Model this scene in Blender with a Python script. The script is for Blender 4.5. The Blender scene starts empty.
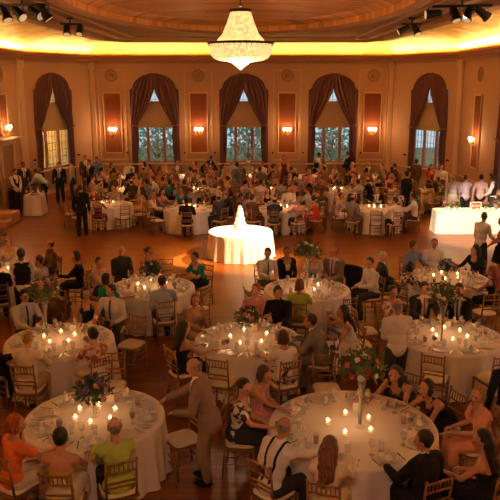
import bpy, bmesh, math, random
from mathutils import Vector, Matrix, Quaternion
random.seed(7)
S = bpy.context.scene
COL = S.collection
PI = math.pi
R = math.radians

# ------------------------------------------------------------------ camera
CAMH = 5.0
PITCH = math.atan(168/700)
cam_d = bpy.data.cameras.new('camera'); cam = bpy.data.objects.new('camera', cam_d); COL.objects.link(cam)
cam.location = (0, 0, CAMH); cam.rotation_euler = (PI/2-PITCH, 0, 0)
cam_d.sensor_width = 36; cam_d.lens = 700/500*36; cam_d.clip_end = 200; cam_d.clip_start = .1
S.camera = cam
def at(px, py, z=0.0):
    "point of the place at height z that is seen at px,py of the photograph"
    u = (px-250)/700; v = (250-py)/700
    d = Vector((u, math.cos(PITCH)+v*math.sin(PITCH), -math.sin(PITCH)+v*math.cos(PITCH)))
    t = (z-CAMH)/d.z
    return Vector((d.x*t, d.y*t, z))

# ------------------------------------------------------------------ materials
MATS = {}
def mat(name, col, rough=.6, metal=0, emit=None, estr=0, bump=0, bscale=40, var=0, vscale=6, spec=.5, trans=0, sub=0):
    if name in MATS: return MATS[name]
    m = bpy.data.materials.new(name); m.use_nodes = True; MATS[name] = m
    nt = m.node_tree; b = nt.nodes['Principled BSDF']
    b.inputs['Base Color'].default_value = (*col, 1); b.inputs['Roughness'].default_value = rough
    b.inputs['Metallic'].default_value = metal; b.inputs['Specular IOR Level'].default_value = spec
    b.inputs['Transmission Weight'].default_value = trans
    if emit: b.inputs['Emission Color'].default_value = (*emit, 1); b.inputs['Emission Strength'].default_value = estr
    if var or bump:
        tc = nt.nodes.new('ShaderNodeTexCoord')
        n = nt.nodes.new('ShaderNodeTexNoise'); n.inputs['Scale'].default_value = vscale; n.inputs['Detail'].default_value = 5
        nt.links.new(tc.outputs['Object'], n.inputs['Vector'])
    if var:
        r = nt.nodes.new('ShaderNodeMix'); r.data_type = 'RGBA'
        r.inputs[6].default_value = (*[c*(1-var) for c in col], 1); r.inputs[7].default_value = (*[min(1, c*(1+var)) for c in col], 1)
        nt.links.new(n.outputs['Fac'], r.inputs[0]); nt.links.new(r.outputs[2], b.inputs['Base Color'])
    if bump:
        n2 = nt.nodes.new('ShaderNodeTexNoise'); n2.inputs['Scale'].default_value = bscale; n2.inputs['Detail'].default_value = 3
        nt.links.new(tc.outputs['Object'], n2.inputs['Vector'])
        bp = nt.nodes.new('ShaderNodeBump'); bp.inputs['Strength'].default_value = bump; bp.inputs['Distance'].default_value = .02
        nt.links.new(n2.outputs['Fac'], bp.inputs['Height']); nt.links.new(bp.outputs['Normal'], b.inputs['Normal'])
    return m

def fabric(name, col): return mat('fabric_'+name, col, .85, bump=.5, bscale=22, var=.12, vscale=9, spec=.2)
CLO = {
 'black': (.012, .012, .016), 'charcoal': (.04, .04, .048), 'navy': (.012, .018, .05), 'grey': (.2, .19, .19), 'tan': (.30, .2, .13), 'taupe': (.25, .18, .135),
 'white': (.78, .74, .7), 'cream': (.7, .6, .45), 'khaki': (.42, .33, .2), 'brown': (.12, .06, .035), 'pink': (.62, .3, .3),
 'peach': (.75, .36, .22), 'orange': (.85, .2, .06), 'red': (.45, .04, .03), 'maroon': (.2, .025, .03), 'green': (.42, .52, .12),
 'olive': (.2, .2, .06), 'emerald': (.0, .28, .17), 'teal': (.03, .2, .22), 'blue': (.16, .22, .42), 'lightblue': (.4, .48, .62),
 'lilac': (.42, .34, .46), 'gold': (.6, .4, .1), 'mauve': (.5, .33, .36), 'silver': (.45, .44, .45), 'burgundy': (.15, .02, .05),
}
CNAME = {'lightblue': 'pale blue', 'green': 'lime green', 'emerald': 'emerald green'}
for k, v in CLO.items(): fabric(k, v)
def F(c): return MATS['fabric_'+c]
# printed floral cloth
def print_mat(name, base, spot):
    m = mat(name, base, .85); nt = m.node_tree; b = nt.nodes['Principled BSDF']
    tc = nt.nodes.new('ShaderNodeTexCoord'); v = nt.nodes.new('ShaderNodeTexVoronoi'); v.inputs['Scale'].default_value = 18
    n = nt.nodes.new('ShaderNodeTexNoise'); n.inputs['Scale'].default_value = 14
    r = nt.nodes.new('ShaderNodeValToRGB'); r.color_ramp.elements[0].position = .45; r.color_ramp.elements[1].position = .52
    r.color_ramp.elements[0].color = (*spot, 1); r.color_ramp.elements[1].color = (*base, 1)
    nt.links.new(tc.outputs['Object'], n.inputs['Vector']); nt.links.new(n.outputs['Fac'], r.inputs[0]); nt.links.new(r.outputs[0], b.inputs['Base Color'])
    nt.nodes.remove(v)
    return m
MATS['fabric_floral'] = print_mat('floral_print', (.75, .68, .6), (.05, .035, .035))
MATS['fabric_pinkprint'] = print_mat('pink_print', (.65, .48, .42), (.3, .1, .1))
CNAME['floral'] = 'black and white floral'; CNAME['pinkprint'] = 'pink printed'

SKIN = [mat('skin_fair', (.62, .34, .23), .55, var=.06), mat('skin_tan', (.48, .24, .14), .55, var=.06), mat('skin_brown', (.2, .09, .05), .55, var=.06)]
EYE = mat('eye_dark', (.03, .02, .02), .3); LIP = mat('lips', (.42, .11, .09), .5)
HAIRC = {'black': (.008, .006, .006), 'dark': (.022, .012, .008), 'brown': (.06, .028, .014), 'auburn': (.17, .06, .028),
         'red': (.3, .06, .02), 'blonde': (.4, .24, .09), 'grey': (.25, .22, .2), 'white': (.6, .56, .52)}
HAIR = {k: mat('hair_'+k, v, .5, bump=.6, bscale=60, var=.25, vscale=25) for k, v in HAIRC.items()}
def strands(m, c):
    nt = m.node_tree; b = nt.nodes['Principled BSDF']; tc = nt.nodes.new('ShaderNodeTexCoord'); mp = nt.nodes.new('ShaderNodeMapping'); mp.inputs['Scale'].default_value = (75, 75, 9)
    n = nt.nodes.new('ShaderNodeTexNoise'); n.inputs['Scale'].default_value = 1; n.inputs['Detail'].default_value = 2; n.inputs['Distortion'].default_value = .6
    r = nt.nodes.new('ShaderNodeValToRGB'); r.color_ramp.elements[0].position = .38; r.color_ramp.elements[1].position = .62
    r.color_ramp.elements[0].color = (*[x*.6 for x in c], 1); r.color_ramp.elements[1].color = (*[min(1, x*1.35) for x in c], 1)
    nt.links.new(tc.outputs['Object'], mp.inputs['Vector']); nt.links.new(mp.outputs[0], n.inputs['Vector']); nt.links.new(n.outputs['Fac'], r.inputs[0]); nt.links.new(r.outputs[0], b.inputs['Base Color'])
for k in HAIRC: strands(HAIR[k], HAIRC[k])
HNAME = {'black': 'black haired', 'dark': 'dark haired', 'brown': 'brown haired', 'auburn': 'auburn haired', 'red': 'red haired',
         'blonde': 'blonde', 'grey': 'grey haired', 'white': 'white haired', 'bald': 'balding'}

M_cloth = mat('table_linen', (.78, .72, .665), .8, bump=.25, bscale=9, var=.04)
M_napkin = mat('napkin_linen', (.82, .78, .72), .8, bump=.3, bscale=30)
M_china = mat('china', (.60, .58, .58), .2)
M_gold = mat('gilt_wood', (.30, .15, .055), .38, metal=.35, bump=.2, bscale=80)
M_cush = mat('ivory_cushion', (.72, .60, .44), .85, bump=.3, bscale=30)
M_bronze = mat('dark_bronze', (.06, .035, .02), .4, metal=.8)
M_brass = mat('brass', (.6, .38, .12), .3, metal=.9)
M_silver = mat('silver', (.6, .58, .55), .25, metal=1)
M_glass = mat('clear_glass', (.95, .92, .88), .05, spec=.9); M_glass.node_tree.nodes['Principled BSDF'].inputs['Alpha'].default_value = .2
M_wine = mat('red_wine', (.2, .02, .02), .1)
M_water = mat('iced_tea', (.55, .2, .07), .1)
M_wax = mat('candle_wax', (.9, .75, .5), .5, emit=(1, .45, .12), estr=.5)
M_flame = mat('flame', (1, .7, .3), .5, emit=(1, .52, .18), estr=30)
M_leaf = mat('leaf_green', (.05, .11, .03), .6, var=.4, vscale=20)
M_leaf2 = mat('leaf_pale', (.16, .22, .08), .6, var=.4, vscale=20)
PET = {'pink': mat('petal_pink', (.62, .22, .24), .7), 'white': mat('petal_white', (.8, .75, .66), .7), 'purple': mat('petal_purple', (.18, .1, .26), .7), 'red': mat('petal_red', (.4, .04, .04), .7)}
M_black = mat('black_metal', (.012, .012, .013), .45, metal=.3)
M_wall = mat('wall_plaster', (.47, .295, .19), .75, bump=.05, bscale=30, var=.05, vscale=2)
M_trim = mat('cream_trim', (.58, .40, .26), .6)
M_wains = mat('wainscot', (.46, .30, .19), .6, var=.05)
M_panel = mat('brocade_red', (.19, .048, .012), .8, bump=.4, bscale=14, var=.3, vscale=7)
M_gframe = mat('gilt_frame', (.62, .42, .2), .4, metal=.3)
M_corn = mat('cornice_wood', (.30, .13, .05), .5, var=.1)
M_curt = mat('plum_velvet', (.125, .052, .062), .9, bump=.2, bscale=14, var=.2, vscale=4)
M_shade = mat('linen_shade', (.50, .36, .22), .85, bump=.1, bscale=20)
M_wframe = mat('window_wood', (.42, .18, .12), .5)
M_plaster = mat('plaster_relief', (.33, .2, .1), .7)
M_bulb = mat('sconce_bulb', (1, .9, .7), .4, emit=(1, .72, .38), estr=22)
M_dark = mat('black_skirting', (.012, .011, .014), .8)
M_frost = mat('icing', (.9, .88, .84), .5, bump=.3, bscale=60)
M_hair_none = None

def wood_planks(name, c1, c2, rough, sx, sy, rot=0, coat=0):
    m = mat(name, c1, rough); nt = m.node_tree; b = nt.nodes['Principled BSDF']
    tc = nt.nodes.new('ShaderNodeTexCoord'); mp = nt.nodes.new('ShaderNodeMapping'); mp.inputs['Rotation'].default_value[2] = rot
    br = nt.nodes.new('ShaderNodeTexBrick'); br.inputs['Scale'].default_value = 1
    br.inputs['Brick Width'].default_value = sx; br.inputs['Row Height'].default_value = sy
    br.inputs['Mortar Size'].default_value = .004; br.inputs['Mortar'].default_value = (c2[0]*.35, c2[1]*.35, c2[2]*.35, 1)
    br.inputs['Color1'].default_value = (*c1, 1); br.inputs['Color2'].default_value = (*c2, 1); br.inputs['Bias'].default_value = -.1
    n = nt.nodes.new('ShaderNodeTexNoise'); n.inputs['Scale'].default_value = 3; n.inputs['Detail'].default_value = 6
    mp2 = nt.nodes.new('ShaderNodeMapping'); mp2.inputs['Rotation'].default_value[2] = rot; mp2.inputs['Scale'].default_value = (1, 12, 1)
    mx = nt.nodes.new('ShaderNodeMix'); mx.data_type = 'RGBA'; mx.blend_type = 'MULTIPLY'; mx.inputs[0].default_value = .6
    rr = nt.nodes.new('ShaderNodeValToRGB'); rr.color_ramp.elements[0].color = (.55, .5, .45, 1); rr.color_ramp.elements[1].color = (1.1, 1.05, 1, 1)
    L = nt.links
    L.new(tc.outputs['Object'], mp.inputs['Vector']); L.new(mp.outputs[0], br.inputs['Vector'])
    L.new(tc.outputs['Object'], mp2.inputs['Vector']); L.new(mp2.outputs[0], n.inputs['Vector']); L.new(n.outputs['Fac'], rr.inputs[0])
    L.new(br.outputs['Color'], mx.inputs[6]); L.new(rr.outputs[0], mx.inputs[7]); L.new(mx.outputs[2], b.inputs['Base Color'])
    b.inputs['Coat Weight'].default_value = coat; b.inputs['Coat Roughness'].default_value = .3
    return m
M_floor = wood_planks('parquet_floor', (.27, .078, .010), (.17, .046, .006), .33, .9, .11, 0, .0)
M_floor.node_tree.nodes['Principled BSDF'].inputs['Specular IOR Level'].default_value = .28
M_ceil = wood_planks('ceiling_panels', (.24, .09, .028), (.15, .055, .018), .6, 2.4, .5, 0)
M_dome = wood_planks('gilded_boards', (.80, .36, .09), (.38, .14, .03), .4, 3, .26, 0)
M_cove = wood_planks('gold_leaf_cove', (.90, .58, .13), (.50, .25, .05), .5, .6, .6, 0)
M_crystal = mat('crystal_strands', (.9, .72, .4), .35, emit=(1, .68, .26), estr=1.5, bump=.9, bscale=40)
def crystal():
    nt = M_crystal.node_tree; b = nt.nodes['Principled BSDF']
    tc = nt.nodes.new('ShaderNodeTexCoord'); v = nt.nodes.new('ShaderNodeTexVoronoi'); v.inputs['Scale'].default_value = 16
    r = nt.nodes.new('ShaderNodeMapRange'); r.inputs[1].default_value = 0; r.inputs[2].default_value = .7; r.inputs[3].default_value = 2.0; r.inputs[4].default_value = .8
    nt.links.new(tc.outputs['Object'], v.inputs['Vector']); nt.links.new(v.outputs['Distance'], r.inputs[0]); nt.links.new(r.outputs[0], b.inputs['Emission Strength'])
crystal()

# ------------------------------------------------------------------ mesh helpers
def link(name, me, m=None, parent=None):
    o = bpy.data.objects.new(name, me); COL.objects.link(o)
    if m is not None:
        if not me.materials: me.materials.append(m)
        else: o.material_slots[0].link = 'OBJECT'; o.material_slots[0].material = m
    if parent: o.parent = parent
    return o
def obj(name, bm, m, parent=None, smooth=False, bevel=0):
    me = bpy.data.meshes.new(name)
    bmesh.ops.recalc_face_normals(bm, faces=bm.faces)
    bm.to_mesh(me); bm.free()
    if smooth:
        for p in me.polygons: p.use_smooth = True
    o = link(name, me, m, parent)
    if bevel:
        b = o.modifiers.new('bevel', 'BEVEL'); b.width = bevel; b.segments = 2
    return o
def tag(o, label, cat, group=None, kind=None):
    o['label'] = label; o['category'] = cat
    if group: o['group'] = group
    if kind: o['kind'] = kind
    return o
def thing(name, label, cat, loc=(0, 0, 0), rz=0, group=None):
    o = bpy.data.objects.new(name, None); COL.objects.link(o); o.location = loc; o.rotation_euler = (0, 0, rz)
    o.empty_display_size = .1
    return tag(o, label, cat, group)
def struct(o, label=None, cat=None):
    o['kind'] = 'structure'
    o['label'] = label or o.name.replace('_', ' ') + ' of the ballroom'
    o['category'] = cat or o.name.split('_')[0]
    return o
def dup(root, loc, rz, label, group=None):
    r = root.copy(); COL.objects.link(r); r.location = loc; r.rotation_euler = (0, 0, rz); r['label'] = label
    if group: r['group'] = group
    for ch in list(root.children):
        c = ch.copy(); COL.objects.link(c); c.parent = r
        for g in ch.children:
            d = g.copy(); COL.objects.link(d); d.parent = c
    return r
def box(bm, c, s, mtx=None):
    m = Matrix.Translation(c) @ Matrix.Diagonal((*s, 1))
    if mtx: m = mtx @ m
    bmesh.ops.create_cube(bm, size=1, matrix=m)
def cyl(bm, p0, p1, r0, r1=None, seg=10, caps=True):
    p0 = Vector(p0); p1 = Vector(p1); r1 = r0 if r1 is None else r1
    d = p1-p0; q = d.to_track_quat('Z', 'Y').to_matrix().to_4x4()
    bmesh.ops.create_cone(bm, cap_ends=caps, segments=seg, radius1=r0, radius2=r1, depth=d.length, matrix=Matrix.Translation((p0+p1)/2) @ q)
def lathe(bm, prof, seg=32, c=(0, 0, 0), cap=False):
    rings = []
    for r, z in prof:
        rings.append([bm.verts.new((c[0]+r*math.cos(2*PI*k/seg), c[1]+r*math.sin(2*PI*k/seg), c[2]+z)) for k in range(seg)] if r > 1e-5 else [bm.verts.new((c[0], c[1], c[2]+z))])
    for a, b in zip(rings, rings[1:]):
        for k in range(seg):
            k2 = (k+1) % seg
            if len(a) == 1 and len(b) == 1: continue
            if len(a) == 1: bm.faces.new((a[0], b[k], b[k2]))
            elif len(b) == 1: bm.faces.new((a[k], a[k2], b[0]))
            else: bm.faces.new((a[k], a[k2], b[k2], b[k]))
def ball(bm, c, r, seg=8, axes=None):
    if not hasattr(r, '__len__'): r = (r, r, r)
    m = Matrix.Translation(c)
    if axes is not None:
        m = m @ Matrix((axes[0], axes[1], axes[2])).transposed().to_4x4()
    bmesh.ops.create_uvsphere(bm, u_segments=seg*2, v_segments=seg, radius=1, matrix=m @ Matrix.Diagonal((*r, 1)))

# ================================================================== FIGURES
def capsule(bm, p0, p1, r0, r1, seg=10):
    ball(bm, p0, r0, 6); ball(bm, p1, r1, 6)
    if (Vector(p1)-Vector(p0)).length > 1e-4: cyl(bm, p0, p1, r0*.995, r1*.995, 14)

def V(*a): return Vector(a)
def ik(s, t, l1, l2, pole):
    d = t-s; L = min(d.length, (l1+l2)*.985); L = max(L, abs(l1-l2)+.05); dn = d.normalized(); t = s+dn*L
    a = (l1*l1-l2*l2+L*L)/(2*L); h = math.sqrt(max(0, l1*l1-a*a))
    p = (pole-dn*pole.dot(dn)).normalized()
    return s+dn*a+p*h, t

# pose: seated?, lean, side, twist, head yaw, head pitch, left hand, right hand (local targets)
POSES = {
 'sit_up':    dict(sit=1, lean=8,  hy=0,   hp=12, L=(-.17, .42, .80), Rr=(.17, .42, .80)),
 'sit_lean':  dict(sit=1, lean=24, hy=8,   hp=4,  L=(-.12, .50, .80), Rr=(.20, .46, .80)),
 'sit_bow':   dict(sit=1, lean=40, hy=12,  hp=-4, L=(-.10, .56, .80), Rr=(.20, .60, .80)),
 'sit_lap':   dict(sit=1, lean=2,  hy=-18, hp=4,  L=(-.10, .26, .68), Rr=(.12, .24, .68)),
 'sit_left':  dict(sit=1, lean=10, hy=42,  hp=6,  tw=12, L=(-.22, .38, .80), Rr=(.14, .30, .70)),
 'sit_right': dict(sit=1, lean=10, hy=-42, hp=6,  tw=-12, L=(-.10, .28, .70), Rr=(.24, .40, .80)),
 'sit_reach': dict(sit=1, lean=20, hy=0,   hp=18, L=(-.14, .28, .70), Rr=(.22, .62, .86)),
 'sit_chin':  dict(sit=1, lean=18, hy=-10, hp=0,  L=(-.10, .42, .80), Rr=(.07, .36, 1.12)),
 'stand':     dict(sit=0, lean=1,  hy=0,   hp=4,  L=(-.26, .05, .80), Rr=(.26, .05, .80)),
 'stand_turn':dict(sit=0, lean=3,  hy=35,  hp=6,  L=(-.24, .12, .82), Rr=(.12, .30, 1.02)),
 'stand_front': dict(sit=0, lean=4, hy=-8, hp=14, L=(-.05, .24, .98), Rr=(.05, .26, .96)),
 'stand_serve': dict(sit=0, lean=16, hy=0, hp=22, L=(-.18, .34, 1.04), Rr=(.14, .62, 1.02)),
 'stand_bend':  dict(sit=0, lean=48, hy=0, hp=10, L=(-.16, .62, .82), Rr=(.18, .70, .84)),
}
_sk = {}
def skel(pose, sex):
    if (pose, sex) in _sk: return _sk[pose, sex]
    p = POSES[pose]; J = {}
    sh = .185 if sex == 'm' else .158
    k = 1 if sex == 'm' else .94
    a = R(p['lean']); t = V(0, math.sin(a), math.cos(a)); tw = R(p.get('tw', 0))
    if p['sit']: P = V(0, -.07, .565)
    else: P = V(0, -.03-.10*math.sin(a), .93*k)
    r0 = V(1, 0, 0); rr = Quaternion(t, tw) @ r0; f = t.cross(rr); f = -f if f.y < 0 else f
    J['P'] = P; J['t'] = t; J['r'] = rr; J['f'] = f; J['r0'] = r0; J['f0'] = t.cross(r0) if t.cross(r0).y > 0 else -t.cross(r0)
    T = .50*k
    J['W'] = P+t*.18*k; J['C'] = P+t*.35*k; J['N'] = P+t*T
    hd = (t*.55+V(0, 0, 1)*.6+f*.08).normalized()
    J['H'] = J['N']+hd*.185+f*.012
    up = Quaternion(r0, -R(p['hp'])) @ V(0, 0, 1); yaw = Quaternion(V(0, 0, 1), R(p['hy']))
    hf = yaw @ (Quaternion(r0, -R(p['hp'])) @ V(0, 1, 0)); hr = yaw @ r0; hu = hr.cross(hf)
    J['hf'] = hf; J['hr'] = hr; J['hu'] = hu
    for s, key in ((-1, 'L'), (1, 'Rr')):
        S0 = J['N']-t*.045+rr*s*sh
        tgt = V(*p[key])
        if not p['sit']: tgt = V(tgt.x, tgt.y, tgt.z*k)
        E, Wr = ik(S0, tgt, .285*k, .255*k, V(s*.55, -.45, -1))
        J['S%d' % s] = S0; J['E%d' % s] = E; J['H%d' % s] = Wr
        hip = P+r0*s*.088-V(0, 0, .02)
        if p['sit']: kn = V(s*.115, .33, .53); an = V(s*.12, .30+.03*s, .085)
        else: kn = V(s*.10, .03, .50*k); an = V(s*.11, -.02+.03*s, .085)
        J['hip%d' % s] = hip; J['K%d' % s] = kn; J['A%d' % s] = an
    J['k'] = k
    _sk[pose, sex] = J
    return J

def torso(bm, J, sex, e, top=True):
    ax0 = (J['r0'], J['f0'], J['t']); ax = (J['r'], J['f'], J['t'])
    m = sex == 'm'
    ball(bm, J['P'], ((.165 if m else .17)+e, .115+e, .125+e), 9, ax0)
    ball(bm, J['W'], ((.145 if m else .118)+e, (.105 if m else .09)+e, .15+e), 9, ax)
    ball(bm, J['C'], ((.168 if m else .14)+e, (.115 if m else .1)+e, .16+e), 9, ax)
    if not m:
        for s in (-1, 1): ball(bm, J['C']+J['f']*.065+J['r']*s*.062-J['t']*.0, .062+e, 7)
    capsule(bm, J['S-1']-J['t']*.02, J['S1']-J['t']*.02, .058+e, .058+e)
    for s in (-1, 1): capsule(bm, J['N']-J['t']*.01+J['r']*s*.04, J['S%d' % s], .05+e*.8, .052+e)
def arms(bm, J, sex, e, part=1.0, cuff=0):
    m = 1 if sex == 'm' else .82
    for s in (-1, 1):
        S0, E, H = J['S%d' % s], J['E%d' % s], J['H%d' % s]
        if part >= .5 or part == 1: capsule(bm, S0, E if part > .5 else S0.lerp(E, .62), .055*m+e, .042*m+e)
        if part < .5: capsule(bm, S0, S0.lerp(E, .55), .055*m+e, .05*m+e*1.6)
        if part > .5: capsule(bm, E, E.lerp(H, .96 if part >= 1 else .5), .042*m+e, .028*m+e*1.1)
def hand(bm, wr, el, s, sex):
    k = 1 if sex == 'm' else .9
    d = (wr-el).normalized(); dn = V(0, 0, -1); dn = (dn-d*dn.dot(d))
    if dn.length < .25: dn = V(-s, 0, 0)-d*V(-s, 0, 0).dot(d)
    dn.normalize(); side = d.cross(dn).normalized()
    if side.x*s > 0: side = -side      # side points to the body midline: where the thumb sits
    c = wr+d*.045*k
    ball(bm, c, (.038*k, .048*k, .016*k), 7, (side, d, dn))
    for i, (o, l) in enumerate(((.028, .068), (.010, .078), (-.010, .072), (-.028, .056))):
        b = wr+d*.078*k+side*o*k; m1 = b+(d*.85+dn*.4)*l*.55*k; tp = m1+(d*.45+dn*.9)*l*.45*k
        capsule(bm, b, m1, .0095*k, .0088*k); capsule(bm, m1, tp, .0088*k, .0075*k)
    b = wr+d*.03*k+side*.026*k; m1 = b+(side*.75+d*.7+dn*.25).normalized()*.036*k; tp = m1+(side*.15+d+dn*.4).normalized()*.03*k
    capsule(bm, b, m1, .0125*k, .011*k); capsule(bm, m1, tp, .011*k, .009*k)
def legs(bm, J, sex, e, part=1.0, flare=0):
    for s in (-1, 1):
        h, kn, a = J['hip%d' % s], J['K%d' % s], J['A%d' % s]
        capsule(bm, h, kn, .088+e, .056+e+flare*.5)
        if part > .5: capsule(bm, kn, kn.lerp(a, part), .055+e+flare*.5, .036+e+flare)
def feet(bm, J, e):
    for s in (-1, 1):
        a = J['A%d' % s]; ball(bm, V(a.x, a.y+.06, .045+e*.5), (.042+e, .125+e, .04+e*.4), 8); capsule(bm, a, V(a.x, a.y-.01, .045), .038+e, .036+e)
def head(bm, J):
    H, x, y, z = J['H'], J['hr'], J['hf'], J['hu']
    ax = (x, y, z)
    ball(bm, H+z*.018-y*.008, (.074, .092, .098), 10, ax)
    ball(bm, H+z*-.035+y*.018, (.058, .07, .078), 9, ax)          # jaw
    ball(bm, H-z*.095+y*.058, (.024, .02, .018), 6, ax)            # chin
    ball(bm, H-z*.018+y*.092, (.012, .018, .026), 6, ax)           # nose
    ball(bm, H-z*.03+y*.098, (.017, .012, .011), 6, ax)
    for s in (-1, 1):
        ball(bm, H+z*.022+y*.078+x*s*.03, (.024, .012, .008), 6, ax)   # brow
        ball(bm, H-z*.012+y*.062+x*s*.042, (.02, .022, .018), 6, ax)   # cheek
        ball(bm, H-z*.012+x*s*.076-y*.004, (.01, .02, .03), 6, ax)     # ear
    ball(bm, H-z*.058+y*.083, (.024, .012, .009), 6, ax)           # lips
    capsule(bm, J['N']-J['t']*.03, H-z*.055-y*.02, .056, .05)

TMP = bpy.data.scenes.new('tmp')
def _eval(me, mods):
    o = bpy.data.objects.new('tmp', me); TMP.collection.objects.link(o)
    for f in mods: f(o)
    with bpy.context.temp_override(scene=TMP, view_layer=TMP.view_layers[0]):
        dg = bpy.context.evaluated_depsgraph_get(); out = bpy.data.meshes.new_from_object(o.evaluated_get(dg))
    bpy.data.objects.remove(o); bpy.data.meshes.remove(me); return out
def voxel(bm, size, smooth=3, target=6000):
    me = bpy.data.meshes.new('tmp'); bm.to_mesh(me); bm.free()
    def a(o):
        r = o.modifiers.new('r', 'REMESH'); r.mode = 'VOXEL'; r.voxel_size = size
        s = o.modifiers.new('s', 'SMOOTH'); s.factor = .5; s.iterations = smooth
    me = _eval(me, [a]); n = len(me.polygons)*2
    if n > target:
        def b(o): d = o.modifiers.new('d', 'DECIMATE'); d.ratio = target/n
        me = _eval(me, [b])
    for p in me.polygons: p.use_smooth = True
    return me
def cut(me, keep, solid=.0):
    bm = bmesh.new(); bm.from_mesh(me)
    bmesh.ops.delete(bm, geom=[v for v in bm.verts if not keep(v.co)], context='VERTS')
    bm.to_mesh(me); bm.free(); me.update(); return me
def loc3(J, c):
    d = c-J['N']; return d.dot(J['r']), d.dot(J['f']), d.dot(J['t'])

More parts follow.
